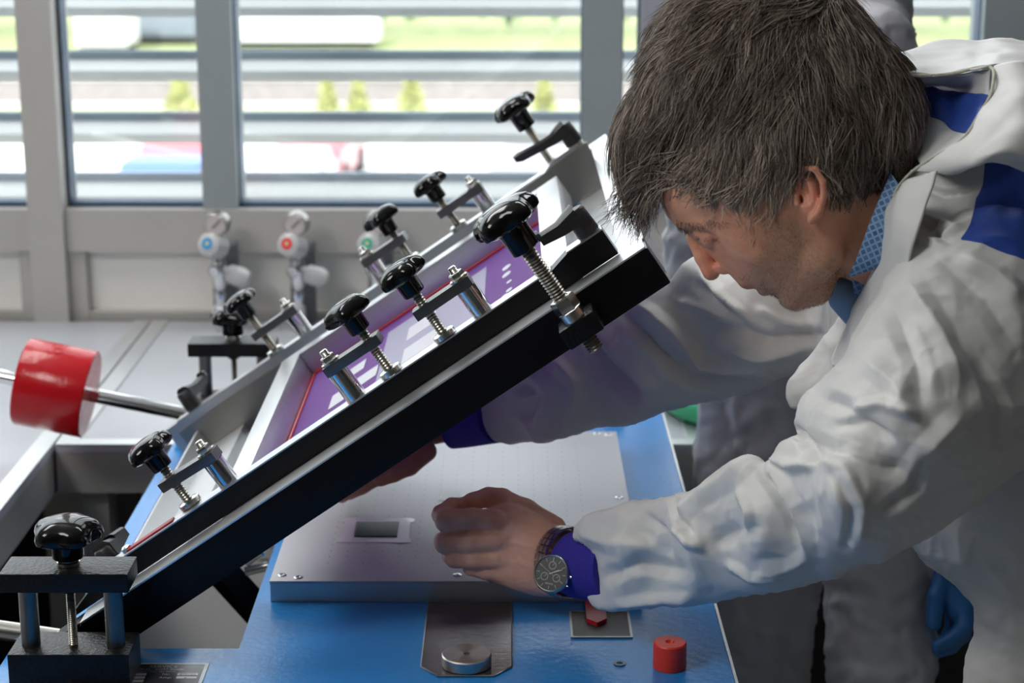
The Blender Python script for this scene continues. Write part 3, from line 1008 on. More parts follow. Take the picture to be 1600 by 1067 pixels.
def lever(s, t, base, az, ln=0.062, h=0.026):
    o = bpy.data.objects.new('clamping_lever', None)
    scene.collection.objects.link(o)
    o.parent = fr
    o.location = (s, t, base)
    o.rotation_euler = (0, 0, az)
    MB().lathe([(0.0115, 0), (0.0125, 0.002), (0.0112, h), (0.0095, h + .002)], 28).build('hub', LEVER, o)
    b = MB()
    V = []
    st = [(0.0, 0.0125, h - .003, .011), (0.022, 0.0085, h - .006, .0075), (0.045, 0.0075, h - .004, .006), (ln, 0.0082, h + .000, .0062), (ln + .007, 0.005, h + .001, .004)]
    for (x, wd, z, th) in st:
        V += [(x, -wd, z - th), (x, wd, z - th), (x, wd, z + th * .6), (x, wd * .5, z + th), (x, -wd * .5, z + th), (x, -wd, z + th * .6)]
    Fs = []
    for j in range(len(st) - 1):
        for i in range(6):
            k = (i + 1) % 6
            Fs.append((j * 6 + i, j * 6 + k, (j + 1) * 6 + k, (j + 1) * 6 + i))
    Fs += [tuple(reversed(range(6))), tuple((len(st) - 1) * 6 + i for i in range(6))]
    b.raw(V, Fs, True)
    b.build('handle', LEVER, o)
    MB().cyl(0.0105, -0.006, 0.0).build('washer', ZINC, o)
    return o


lever(0.684, 0.056, 0.032, rad(186), h=0.028, ln=0.042)
lever(0.690, 0.677, 0.031, rad(190), h=0.028, ln=0.072)
lever(0.050, 0.10, 0.010, rad(75), ln=0.02, h=0.024)
lever(0.050, 0.677, 0.024, rad(60), ln=0.045, h=0.026)
tb = MB().box(0.09, 0.15, 0.05, 0.062, 0.0257, 0.0275)
tb.build('red_shim', mat('dark_red_felt', (0.30, 0.02, 0.04), 0.5), fr)
MB().lathe([(0.006, 0), (0.006, 0.004), (0.003, 0.006)], 6, T(0.088, 0.058, 0.0257), smooth=False).build('hex_bolt', ZINC, fr)

# counterweight rods
pf = (0.0, 0.790)
for (tt, nm, far) in ((0.785, 'far', True), (0.035, 'near', False)):
    o = bpy.data.objects.new('counterweight_arm', None)
    scene.collection.objects.link(o)
    o.parent = fr
    o.location = (0.004, tt, 0.004 if far else -0.034)
    # local direction : world (-cos11, 0, sin11) rotated into the frame
    wa = rad(12.0 if far else 9.0)
    wd = Vector((-math.cos(wa), 0, math.sin(wa)))
    Rf = Matrix.Rotation(-ANG, 3, 'Y')
    ld = Rf.inverted() @ wd
    q = ld.to_track_quat('Z', 'Y').to_matrix().to_4x4()
    MB().lathe([(0.0105, -0.02), (0.0105, 0.60), (0.009, 0.603)], 32, q).build('rod', CHROME if far else ZINC, o)
    w0 = 0.146 if far else 0.46
    cw = MB().lathe([(0.0120, w0 - .0005), (0.0615, w0), (0.0635, w0 + .002), (0.0635, w0 + .096), (0.0615, w0 + .099), (0.012, w0 + .0995)], 96, q)
    cwo = cw.build('counterweight', RED, o)
    side = q @ Matrix.Translation((0, 0, w0 + .045))
    # small oval slot with a set screw on the upper side
    upv = (Rf.inverted() @ Vector((0.05, -0.30, 1))).normalized()
    upv = (upv - ld * upv.dot(ld)).normalized()
    c0 = ld * (w0 + .052) + upv * 0.063
    xq = upv.to_track_quat('Z', 'Y').to_matrix().to_4x4()
    MB().lathe([(0.007, 0.0), (0.007, 0.0012), (0.005, 0.0012), (0.005, 0.0)], 24, Matrix.Translation(c0) @ xq).build('set_screw', REDD, cwo)

# ================================================================== PRINTING SCREEN
S0, S1, t0_, t1_ = 0.212, 0.652, 0.0705, 0.585
NT, NB = 0.0225, -0.0115
WM_ = 0.032
PURP = mat('purple_emulsion', (0.20, 0.095, 0.33), 0.6, 0.0, spec=0.15, vary=0.06, vscale=5, bump=0.05, bscale=300)
_nt = PURP.node_tree
_tl = nd(_nt, 'ShaderNodeBsdfTranslucent')
_tl.inputs[0].default_value = (0.62, 0.22, 0.78, 1)
_mx = nd(_nt, 'ShaderNodeMixShader')
_mx.inputs[0].default_value = 0.35
_out = _nt.nodes['Material Output']
_nt.links.new(_nt.nodes['Principled BSDF'].outputs[0], _mx.inputs[1])
_nt.links.new(_tl.outputs[0], _mx.inputs[2])
_nt.links.new(_mx.outputs[0], _out.inputs['Surface'])
scr = thing('printing_screen', 'aluminium screen printing frame with purple mesh clamped in the carrier', 'printing screen', A0, (0, -ANG, 0))
f_ = MB()
f_.box(S0, S0 + WM_, t0_, t1_, NB, NT, bev=0.0015)
f_.box(S1 - WM_, S1, t0_, t1_, NB, NT, bev=0.0015)
f_.box(S0 + WM_ + .0002, S1 - WM_ - .0002, t0_, t0_ + 0.014, NB, NT, bev=0.0015)
f_.box(S0 + WM_ + .0002, S1 - WM_ - .0002, t1_ - WM_, t1_, NB, NT, bev=0.0015)
f_.build('frame', ALU, scr)
i0, i1, j0, j1 = S0 + WM_, S1 - WM_, t0_ + 0.0142, t1_ - WM_
ms_ = MB().box(i0, i1, j0, j1, NB - .0006, NB)
mesh_o = ms_.build('mesh', PURP, scr)
RL = mat('red_glue_line', (0.50, 0.02, 0.04), 0.35)
g = MB()
g.tube([(i0 + .003, j0, NB + .0015), (i0 + .003, j1 - .003, NB + .0015), (i1 - .003, j1 - .003, NB + .0015), (i1 - .003, j0, NB + .0015)], 0.0018, 8)
g.build('glue_line', RL, scr)
WIN = mat('open_mesh_window', (0.50, 0.50, 0.56), 0.5, 0.0, vary=0.05, vscale=6)
WIN2 = mat('thin_emulsion_window', (0.26, 0.25, 0.36), 0.55, 0.0, vary=0.05, vscale=6)
pn = MB().box(0.368, 0.520, 0.120, 0.500, NB + .0001, NB + .0004).build('pale_print_field', WIN2, mesh_o)
for a, b, c, d in [(0.404, 0.456, 0.265, 0.335), (0.404, 0.445, 0.375, 0.440), (0.298, 0.332, 0.285, 0.345), (0.334, 0.3655, 0.300, 0.350), (0.298, 0.340, 0.385, 0.430), (0.404, 0.452, 0.160, 0.225)]:
    MB().box(a, b, c, d, NB + .0004, NB + .0007).build('print_window', WIN, mesh_o)
for k, (ds, rr) in enumerate([(0.0, .0085), (0.0, .0085), (0.004, .005), (0.004, .0060), (-0.002, .0060)]):
    tt = [0.412, 0.372, 0.322, 0.278, 0.262][k]
    MB().lathe([(rr, NB + .0001), (rr * .98, NB + .0007)], 24, T(0.551 + ds, tt, 0) @ Matrix.Diagonal((0.75, 1.3, 1, 1))).build('register_mark', WIN, mesh_o)

# ================================================================== TABLE ADJUSTERS


def adjuster(x, y, label, knr=0.033):
    o = thing('height_adjuster', label, 'clamp block', (x, y, TZ), group='height adjusters at the left corners of the table')
    MB().box(-0.061, 0.061, 0, 0.058, 0.0005, 0.036, bev=0.0015).build('base_block', BLACKP, o)
    MB().box(-0.064, 0.064, 0, 0.05, 0.102, 0.122, bev=0.0015).build('top_plate', BLACKP, o)
    for sx in (-0.043, 0.043):
        MB().lathe([(0.0095, 0.036), (0.0095, 0.102)], 28, T(sx, 0.026, 0)).build('column', DSTEEL, o)
    thread_mb(0.0048, 0.034, 0.135, T(0, 0.026, 0), 0.0021).build('spindle', THREAD, o)
    MB().lathe([(0.008, 0.094), (0.011, 0.097), (0.011, 0.102)], 24, T(0, 0.026, 0)).build('bush', BLACKP, o)
    MB().lathe([(0.0105, 0.122), (0.0115, 0.123), (0.0115, 0.126), (0.0095, 0.127), (0.0095, 0.133)], 28, T(0, 0.026, 0)).build('collar', ZINC, o)
    knob_mb(knr, knr * .48, 0.018, T(0, 0.026, 0.130, rz=0.25)).build('knob', KNOB, o)
    return o


ax = float(hit(107, 1010, y=1.75)[0])
adjuster(ax, 1.745, 'black two-column height adjuster with star knob at the front left corner')
ax2 = float(hit(362, 600, y=2.66)[0])
adjuster(ax2, 2.665, 'black two-column height adjuster with star knob behind the frame, rear left')

# ================================================================== IMPLICIT SURFACES FOR BODIES AND CLOTH
RS = np.random.RandomState(7)
LAT = RS.rand(32, 32, 32).astype(np.float32)


def vnoise(P, s, off=0.0):
    """smooth value noise in 0..1 at points P (n,3), feature size s"""
    q = P / s + off + 100
    i = np.floor(q).astype(np.int64)
    f = (q - i).astype(np.float32)
    f = f * f * (3 - 2 * f)
    out = np.zeros(len(P), np.float32)
    for dx in (0, 1):
        for dy in (0, 1):
            for dz in (0, 1):
                w_ = (f[:, 0] if dx else 1 - f[:, 0]) * (f[:, 1] if dy else 1 - f[:, 1]) * (f[:, 2] if dz else 1 - f[:, 2])
                out += w_ * LAT[(i[:, 0] + dx) % 32, (i[:, 1] + dy) % 32, (i[:, 2] + dz) % 32]
    return out


def crumple(P, s, amp, warp=0.6):
    """sharp folds like stiff non-woven cloth"""
    W = np.stack([vnoise(P, s * 1.3, 3.1), vnoise(P, s * 1.3, 7.7), vnoise(P, s * 1.3, 12.9)], 1)
    Q = P + (W - 0.5) * s * 2 * warp
    a = 1 - np.abs(2 * vnoise(Q, s, 1.7) - 1) * 1.6
    b = 1 - np.abs(2 * vnoise(Q, s * .45, 5.3) - 1) * 1.6
    return amp * (a + 0.4 * b - 0.6)


class Field:
    """signed distance grid over (u, v, w): w grows towards the camera, all in pixels at depth d0"""

    def __init__(self, lo, hi, step, d0):
        self.step, self.d0 = step, d0
        self.ax = [np.arange(lo[i], hi[i] + step, step, dtype=np.float32) for i in range(3)]
        self.f = np.full([len(a) for a in self.ax], 60.0, np.float32)

    def sub(self, lo, hi):
        sl, g = [], []
        for i in range(3):
            a = self.ax[i]
            i0 = max(0, int(np.searchsorted(a, lo[i])) - 1)
            i1 = min(len(a), int(np.searchsorted(a, hi[i])) + 1)
            if i1 <= i0:
                return None, None
            sl.append(slice(i0, i1))
            g.append(a[i0:i1])
        X = g[0][:, None, None]
        Y = g[1][None, :, None]
        Z = g[2][None, None, :]
        return tuple(sl), (X, Y, Z)

    def put(self, sl, d, k, carve=False):
        f = self.f[sl]
        if carve:
            d = -d
            if k > 0:
                h = np.clip(0.5 - 0.5 * (d - f) / k, 0, 1)
                self.f[sl] = d + (f - d) * h + k * h * (1 - h)
                self.f[sl] = np.maximum(self.f[sl], f) if False else self.f[sl]
            else:
                self.f[sl] = np.maximum(f, d)
            return
        if k > 0:
            h = np.clip(0.5 + 0.5 * (f - d) / k, 0, 1)
            self.f[sl] = f + (d - f) * h - k * h * (1 - h)
        else:
            self.f[sl] = np.minimum(f, d)

    def cap(self, p0, p1, r0, r1=None, k=8, carve=False, flat=1.0):
        r1 = r0 if r1 is None else r1
        m = max(r0, r1) + k + 14
        lo = [min(p0[i], p1[i]) - m for i in range(3)]
        hi = [max(p0[i], p1[i]) + m for i in range(3)]
        sl, g = self.sub(lo, hi)
        if sl is None:
            return
        b = [p1[i] - p0[i] for i in range(3)]
        b[2] /= flat
        bb = sum(q * q for q in b) + 1e-6
        X, Y, Z = g[0] - p0[0], g[1] - p0[1], (g[2] - p0[2]) / flat
        t = np.clip((X * b[0] + Y * b[1] + Z * b[2]) / bb, 0, 1)
        d = np.sqrt((X - t * b[0]) ** 2 + (Y - t * b[1]) ** 2 + (Z - t * b[2]) ** 2) - (r0 + (r1 - r0) * t)
        self.put(sl, d, k, carve)

    def chain(self, pts, k=8, flat=1.0):
        for a, b in zip(pts[:-1], pts[1:]):
            self.cap(a[:3], b[:3], a[3], b[3], k, flat=flat)

    def ell(self, c, r, ang=0.0, k=8, carve=False, tilt=0.0):
        """ellipsoid; ang turns it in the picture plane (degrees, clockwise on screen)"""
        m = max(r) + k + 14
        sl, g = self.sub([c[i] - m for i in range(3)], [c[i] + m for i in range(3)])
        if sl is None:
            return
        ca, sa = math.cos(rad(ang)), math.sin(rad(ang))
        X, Y, Z = g[0] - c[0], g[1] - c[1], g[2] - c[2]
        A = X * ca + Y * sa
        B = -X * sa + Y * ca
        if tilt:
            ct, st_ = math.cos(rad(tilt)), math.sin(rad(tilt))
            A, Z = A * ct + Z * st_, -A * st_ + Z * ct
        q = np.sqrt((A / r[0]) ** 2 + (B / r[1]) ** 2 + (Z / r[2]) ** 2)
        q2 = np.sqrt((A / r[0] ** 2) ** 2 + (B / r[1] ** 2) ** 2 + (Z / r[2] ** 2) ** 2) + 1e-6
        self.put(sl, q * (q - 1) / q2, k, carve)

    def pillow(self, poly, amp=1.0, z=((0, 0, 0),), k=8, width=None, passes=600, curve=3):
        """inflate a closed outline into a rounded body; z: depth controls (u, v, w); width: controls (u, v, factor)"""
        if curve:
            poly = smooth_poly(poly, curve)
        P = np.array(poly, np.float32)
        st_ = self.step
        lo, hi = P.min(0) - 3 * st_, P.max(0) + 3 * st_
        i0 = [max(0, int(np.searchsorted(self.ax[i], lo[i])) - 1) for i in range(2)]
        i1 = [min(len(self.ax[i]), int(np.searchsorted(self.ax[i], hi[i])) + 1) for i in range(2)]
        gx, gy_ = self.ax[0][i0[0]:i1[0]], self.ax[1][i0[1]:i1[1]]
        X, Y = np.meshgrid(gx, gy_, indexing='ij')
        inside = np.zeros(X.shape, bool)
        dist = np.full(X.shape, 1e9, np.float32)
        n = len(P)
        for a in range(n):
            x0, y0 = P[a]
            x1, y1 = P[(a + 1) % n]
            c = ((y0 > Y) != (y1 > Y)) & (X < (x1 - x0) * (Y - y0) / (y1 - y0 + 1e-9) + x0)
            inside ^= c
            ex, ey = x1 - x0, y1 - y0
            t = np.clip(((X - x0) * ex + (Y - y0) * ey) / (ex * ex + ey * ey + 1e-9), 0, 1)
            dist = np.minimum(dist, np.hypot(X - x0 - t * ex, Y - y0 - t * ey))
        # Poisson inflation, coarse to fine
        levels = [4, 2, 1]
        H = None
        for L_ in levels:
            m = inside[::L_, ::L_].astype(np.float32)
            hh = st_ * L_
            if H is None:
                H = np.zeros(m.shape, np.float32)
            else:
                H = np.repeat(np.repeat(H, 2, 0), 2, 1)[:m.shape[0], :m.shape[1]]
                if H.shape != m.shape:
                    H = np.pad(H, [(0, m.shape[0] - H.shape[0]), (0, m.shape[1] - H.shape[1])])
            for _ in range(passes if L_ > 1 else passes // 6):
                Q = np.pad(H, 1)
                H = (0.25 * (Q[2:, 1:-1] + Q[:-2, 1:-1] + Q[1:-1, 2:] + Q[1:-1, :-2]) + 0.5 * hh * hh) * m
        for _ in range(2):
            Q = np.pad(H, 1, mode='edge')
            H = 0.5 * H + 0.125 * (Q[2:, 1:-1] + Q[:-2, 1:-1] + Q[1:-1, 2:] + Q[1:-1, :-2])
        z0 = idw(X, Y, z)
        mul = amp if width is None else amp * idw(X, Y, width)
        H = H * mul * mul
        H = np.where(inside, H, -dist * 30)
        W = np.sqrt(np.maximum(H, 0))
        wm = float(W.max()) + k + 20
        z_lo, z_hi = float(z0[inside].min()) - wm, float(z0[inside].max()) + wm
        k0 = max(0, int(np.searchsorted(self.ax[2], z_lo)) - 1)
        k1 = min(len(self.ax[2]), int(np.searchsorted(self.ax[2], z_hi)) + 1)
        Z = self.ax[2][None, None, k0:k1]
        az = np.abs(Z - z0[:, :, None]).astype(np.float32)
        d = (az * az - H[:, :, None]) / (az + W[:, :, None] + 8)
        sl = (slice(i0[0], i1[0]), slice(i0[1], i1[1]), slice(k0, k1))
        self.put(sl, d.astype(np.float32), k)

    def mesh(self, relax=3):
        f, st_ = self.f, self.step
        f[0] = f[-1] = 60
        f[:, 0] = f[:, -1] = 60
        f[:, :, 0] = f[:, :, -1] = 60
        s = f < 0
        c = np.zeros([n - 1 for n in f.shape], np.uint8)
        for dx in (0, 1):
            for dy in (0, 1):
                for dz in (0, 1):
                    c += s[dx:f.shape[0] - 1 + dx, dy:f.shape[1] - 1 + dy, dz:f.shape[2] - 1 + dz]
        act = np.argwhere((c > 0) & (c < 8))
        idx = np.full(c.shape, -1, np.int32)
        idx[act[:, 0], act[:, 1], act[:, 2]] = np.arange(len(act))
        V = np.zeros((len(act), 3), np.float32)
        n = np.zeros(len(act), np.float32)
        cor = [(a, b, d) for a in (0, 1) for b in (0, 1) for d in (0, 1)]
        for a in range(8):
            for b in range(a + 1, 8):
                A_, B_ = np.array(cor[a]), np.array(cor[b])
                if np.abs(A_ - B_).sum() != 1:
                    continue
                fa = f[act[:, 0] + A_[0], act[:, 1] + A_[1], act[:, 2] + A_[2]]
                fb = f[act[:, 0] + B_[0], act[:, 1] + B_[1], act[:, 2] + B_[2]]
                m = (fa < 0) != (fb < 0)
                t = np.where(m, fa / (fa - fb + 1e-12), 0)
                V += (A_ + (B_ - A_) * t[:, None]) * m[:, None]
                n += m
        V = (V / n[:, None] + act) * st_ + np.array([a[0] for a in self.ax], np.float32)
        Q = []
        for a in range(3):
            b, d = (a + 1) % 3, (a + 2) % 3
            s0 = [slice(None)] * 3
            s1 = [slice(None)] * 3
            s0[a], s1[a] = slice(0, -1), slice(1, None)
            e = np.argwhere(s[tuple(s0)] != s[tuple(s1)])
            e = e[(e[:, b] > 0) & (e[:, d] > 0)]
            flip = s[e[:, 0], e[:, 1], e[:, 2]]
            q = []
            for (ob, od) in ((-1, -1), (0, -1), (0, 0), (-1, 0)):
                g = e.copy()
                g[:, b] += ob
                g[:, d] += od
                q.append(idx[g[:, 0], g[:, 1], g[:, 2]])
            q = np.stack(q, 1)
            q[~flip] = q[~flip][:, ::-1]
            Q.append(q)
        Q = np.concatenate(Q)
        Q = Q[(Q >= 0).all(1)]
        V = relax_mesh(V, Q, relax)
        return V, Q

    def world(self, V):
        """(u, v, w) -> world coordinates"""
        d = self.d0 - V[:, 2] * self.d0 / F
        r = FW[None] + ((V[:, 0] - 800) / F)[:, None] * RT[None] - ((V[:, 1] - 533.5) / F)[:, None] * UP[None]
        return CAM[None] + r * d[:, None]


def relax_mesh(V, Q, n):
    a = np.concatenate([Q[:, 0], Q[:, 1], Q[:, 2], Q[:, 3], Q[:, 1], Q[:, 2], Q[:, 3], Q[:, 0]])
    b = np.concatenate([Q[:, 1], Q[:, 2], Q[:, 3], Q[:, 0], Q[:, 0], Q[:, 1], Q[:, 2], Q[:, 3]])
    cnt = np.bincount(a, minlength=len(V)).astype(np.float32)
    cnt[cnt == 0] = 1
    for _ in range(n):
        M_ = np.stack([np.bincount(a, weights=V[b, i], minlength=len(V)) for i in range(3)], 1) / cnt[:, None]
        V = (0.4 * V + 0.6 * M_).astype(np.float32)
    return V


def normals(V, Q):
    n = np.cross(V[Q[:, 2]] - V[Q[:, 0]], V[Q[:, 3]] - V[Q[:, 1]])
    N = np.zeros_like(V)
    for i in range(4):
        for c in range(3):
            N[:, c] += np.bincount(Q[:, i], weights=n[:, c], minlength=len(V))
    return N / (np.linalg.norm(N, axis=1, keepdims=True) + 1e-9)


def smooth_poly(P, n):
    out = []
    L_ = len(P)
    for i in range(L_):
        p0, p1, p2, p3 = [np.array(P[(i + j) % L_], float) for j in (-1, 0, 1, 2)]
        for k in range(n):
            t = k / n
            out.append(0.5 * ((2 * p1) + (-p0 + p2) * t + (2 * p0 - 5 * p1 + 4 * p2 - p3) * t * t + (-p0 + 3 * p1 - 3 * p2 + p3) * t ** 3))
    return out


def idw(X, Y, ctl, p=3):
    num = np.zeros(X.shape, np.float32)
    den = np.zeros(X.shape, np.float32)
    for (u, v, w_) in ctl:
        q = 1.0 / (((X - u) ** 2 + (Y - v) ** 2 + 200.0) ** (p / 2))
        num += q * w_
        den += q
    return num / den


def fold(V, N, pts, width, amp, face=0.05, sharp=2.0):
    """raise (amp>0) or sink a fold along a polyline given in pixels, on the side turned to the camera"""
    best = np.full(len(V), 1e9, np.float32)
    tt = np.zeros(len(V), np.float32)
    n = len(pts) - 1
    for i in range(n):
        x0, y0 = pts[i]
        x1, y1 = pts[i + 1]
        ex, ey = x1 - x0, y1 - y0
        t = np.clip(((V[:, 0] - x0) * ex + (V[:, 1] - y0) * ey) / (ex * ex + ey * ey), 0, 1)
        d = np.hypot(V[:, 0] - x0 - t * ex, V[:, 1] - y0 - t * ey)
        m = d < best
        best[m] = d[m]
        tt[m] = (i + t[m]) / n
    fall = np.exp(-(best / width) ** 2) if sharp <= 1 else np.clip(1 - best / (width * 1.5), 0, 1) ** 1.15
    taper = np.clip(np.minimum(tt, 1 - tt) * 5 + 0.15, 0, 1)
    return amp * fall * taper * (N[:, 2] > face)


def np_object(name, V, Q, m, parent=None, attrs=None, smooth=True):
    me = bpy.data.meshes.new(name)
    me.vertices.add(len(V))
    me.vertices.foreach_set('co', np.asarray(V, np.float32).ravel())
    me.loops.add(Q.size)
    me.loops.foreach_set('vertex_index', Q.astype(np.int32).ravel())
    me.polygons.add(len(Q))
    me.polygons.foreach_set('loop_start', np.arange(0, Q.size, Q.shape[1], dtype=np.int32))
    me.polygons.foreach_set('use_smooth', np.full(len(Q), smooth))
    me.update(calc_edges=True)
    me.validate()
    for k, val in (attrs or {}).items():
        if val.ndim == 1:
            a = me.attributes.new(k, 'FLOAT', 'POINT')
            a.data.foreach_set('value', val.astype(np.float32))
        else:
            a = me.color_attributes.new(k, 'FLOAT_COLOR', 'POINT')
            a.data.foreach_set('color', val.astype(np.float32).ravel())
    me.materials.append(m)
    o = bpy.data.objects.new(name, me)
    scene.collection.objects.link(o)
    if parent is not None:
        o.parent = parent
        o.matrix_parent_inverse = Matrix.Translation(-parent.location)
    return o


def sheet(rows, d0, name, m, parent, sub=6, thick=0.0012, attrs=None, crump=0.0):
    """cloth sheet lofted through rows of (u, v, depth) points, given a real thickness"""
    R = np.array(rows, float)

    def cr(P, n):
        out = []
        L_ = len(P)
        for i in range(L_ - 1):
            p0, p1, p2, p3 = P[max(i - 1, 0)], P[i], P[i + 1], P[min(i + 2, L_ - 1)]
            for k in range(n):
                t = k / n
                out.append(0.5 * ((2 * p1) + (-p0 + p2) * t + (2 * p0 - 5 * p1 + 4 * p2 - p3) * t * t + (-p0 + 3 * p1 - 3 * p2 + p3) * t ** 3))
        out.append(P[-1])
        return np.array(out)
    R = cr(R, sub)
    R = cr(R.transpose(1, 0, 2), sub).transpose(1, 0, 2)
    a, b = R.shape[:2]
    Vp = R.reshape(-1, 3)
    r = FW[None] + ((Vp[:, 0] - 800) / F)[:, None] * RT[None] - ((Vp[:, 1] - 533.5) / F)[:, None] * UP[None]
    V = CAM[None] + r * Vp[:, 2:3]
    i = np.arange(a * b).reshape(a, b)
    Q = np.stack([i[:-1, :-1], i[1:, :-1], i[1:, 1:], i[:-1, 1:]], -1).reshape(-1, 4)
    if crump:
        N = normals(V.astype(np.float32), Q)
        V = V + N * crumple(V, 0.05, crump)[:, None]
    at_ = {k: f_(Vp) for k, f_ in (attrs or {}).items()}
    o = np_object(name, V, Q, m, parent, at_)
    so_ = o.modifiers.new('thickness', 'SOLIDIFY')
    so_.thickness = thick
    so_.offset = 0
    return o, V, R


def in_poly(U, V, P):
    m = np.zeros(U.shape, bool)
    n = len(P)
    for a in range(n):
        x0, y0 = P[a]
        x1, y1 = P[(a + 1) % n]
        m ^= ((y0 > V) != (y1 > V)) & (U < (x1 - x0) * (V - y0) / (y1 - y0 + 1e-9) + x0)
    return m


def poly_sd(X, Y, P):
    m = in_poly(X, Y, P)
    d = np.full(X.shape, 1e9, np.float32)
    for a in range(len(P)):
        x0, y0 = P[a]
        x1, y1 = P[(a + 1) % len(P)]
        ex, ey = x1 - x0, y1 - y0
        t = np.clip(((X - x0) * ex + (Y - y0) * ey) / (ex * ex + ey * ey + 1e-9), 0, 1)
        d = np.minimum(d, np.hypot(X - x0 - t * ex, Y - y0 - t * ey))
    return np.where(m, -d, d)


def gauss(V, c, s):
    return np.exp(-(((V - np.array(c, np.float32)) / np.array(s, np.float32)) ** 2).sum(1))


# ================================================================== THE MAN
man = thing('person', 'man in white coverall with grey brown hair leaning over the perforated plate', 'person', (0.66, 1.78, 0))

# ---- head
HD = 1.78
hf = Field((1000, 20, -150), (1480, 520, 150), 2.5, HD)
skull = [(1243, 484), (1230, 474), (1214, 463), (1196, 458), (1180, 452), (1160, 446), (1144, 432), (1126, 415), (1105, 394), (1086, 374), (1074, 361), (1056, 350),
         (1039, 333), (1028, 300), (1032, 250), (1058, 182), (1108, 112), (1180, 66), (1260, 58), (1325, 88), (1372, 150), (1388, 215), (1375, 290), (1350, 350),
         (1322, 400), (1305, 445), (1290, 472), (1268, 479)]
hf.pillow(skull, 0.98, width=((1180, 180, 1.0), (1300, 200, 1.0), (1140, 420, 0.95), (1200, 440, 0.95), (1060, 340, 1.05), (1100, 340, 1.0), (1280, 420, .95)), k=0)
skull_f = hf.f.copy()
hf.cap((1300, 330, 0), (1395, 385, -14), 84, 78, 22)            # neck
for s_ in (-1, 1):
    hf.ell((1165, 378, 66 * s_), (46, 26, 22), 40, 22)          # cheekbone
    hf.cap((1278, 335, 84 * s_), (1288, 402, 72 * s_), 22, 24, 22)
    hf.cap((1288, 402, 72 * s_), (1240, 456, 20 * s_), 24, 20, 22)
    hf.cap((1062, 346, 20 * s_), (1110, 350, 62 * s_), 10, 11, 14)   # brow ridge
    hf.ell((1098, 374, 62 * s_), (22, 12, 26), 12, 12, carve=True)
    hf.ell((1112, 372, 40 * s_), (19, 18, 19), 0, 4)             # eyeball under lids
    hf.cap((1088, 366, 44 * s_), (1122, 370, 54 * s_), 5, 5, 5)
    hf.ell((1128, 419, 13 * s_), (13, 10, 9), 30, 5)             # nostril wings
    hf.ell((1129, 429, 8 * s_), (7, 4, 4), 20, 2, carve=True)
hf.cap((1080, 371, 0), (1098, 402, 0), 9, 12, 9)
hf.cap((1098, 402, 0), (1111, 424, 0), 12, 14.5, 6)
hf.ell((1236, 468, 0), (18, 15, 22), 30, 12)                     # chin
hf.ell((1164, 443, 0), (13, 8, 27), 30, 6)
hf.ell((1192, 455, 0), (10, 7, 24), 30, 5)
for s_ in (-1, 1):
    hf.cap((1178, 452, 0), (1204, 440, 34 * s_), 2.6, 1.6, 2, carve=True)
# ear
for s_ in (-1, 1):
    hf.ell((1264, 304, 116 * s_), (19, 42, 12), -14, 5)
    hf.ell((1256, 300, 130 * s_), (11, 23, 13), -14, 3, carve=True)
    hf.ell((1250, 312, 124 * s_), (6, 9, 18), -14, 2, carve=True)
    hf.chain([(1246, 276, 120 * s_, 5), (1256, 262, 126 * s_, 5.5), (1274, 264, 130 * s_, 5.5), (1286, 284, 131 * s_, 5.5), (1287, 308, 130 * s_, 6),
              (1279, 332, 127 * s_, 7), (1268, 344, 122 * s_, 7.5)], 3)
    hf.cap((1244, 306, 118 * s_), (1246, 318, 118 * s_), 5, 5, 4)
for s_ in (-1, 1):
    hf.cap((1090, 377, 50 * s_), (1122, 375, 58 * s_), 1.6, 1.4, 2, carve=True)     # lid slit
    hf.cap((1096, 362, 60 * s_), (1130, 366, 60 * s_), 1.5, 1.2, 3, carve=True)     # lid crease
HV, HQ = hf.mesh(2)
HN = normals(HV, HQ)
base = np.array([0.76, 0.38, 0.245], np.float32)
col = np.tile(base, (len(HV), 1))


def tint(V, col, c, s, to, a):
    w_ = (gauss(V, c, s) * a)[:, None]
    return col * (1 - w_) + np.array(to, np.float32) * w_


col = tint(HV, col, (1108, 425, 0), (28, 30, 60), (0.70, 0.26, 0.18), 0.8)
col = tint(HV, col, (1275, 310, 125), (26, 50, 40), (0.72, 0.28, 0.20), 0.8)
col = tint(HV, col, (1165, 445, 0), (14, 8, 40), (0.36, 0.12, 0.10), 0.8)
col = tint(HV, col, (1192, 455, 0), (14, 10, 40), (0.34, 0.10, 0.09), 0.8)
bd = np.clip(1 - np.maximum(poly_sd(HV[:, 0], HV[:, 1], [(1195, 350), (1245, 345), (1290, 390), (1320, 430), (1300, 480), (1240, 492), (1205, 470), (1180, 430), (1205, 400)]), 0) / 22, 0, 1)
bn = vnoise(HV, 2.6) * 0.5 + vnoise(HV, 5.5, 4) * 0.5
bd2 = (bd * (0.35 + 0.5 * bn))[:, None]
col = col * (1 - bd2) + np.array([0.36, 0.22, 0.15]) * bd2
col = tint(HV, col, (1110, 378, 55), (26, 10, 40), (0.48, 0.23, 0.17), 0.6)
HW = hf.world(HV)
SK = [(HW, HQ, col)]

# ---- near hand (his left) with five fingers
nf = Field((650, 740, -110), (960, 960, 110), 2.2, 2.05)
back = [(752, 800), (775, 789), (800, 786), (822, 793), (848, 808), (880, 826), (925, 842), (925, 922), (880, 931), (846, 932), (806, 922), (765, 906), (738, 890), (742, 850), (740, 818)]
nf.pillow(back, 0.72, z=((760, 850, -4), (860, 870, 8), (920, 885, 20)), k=6)
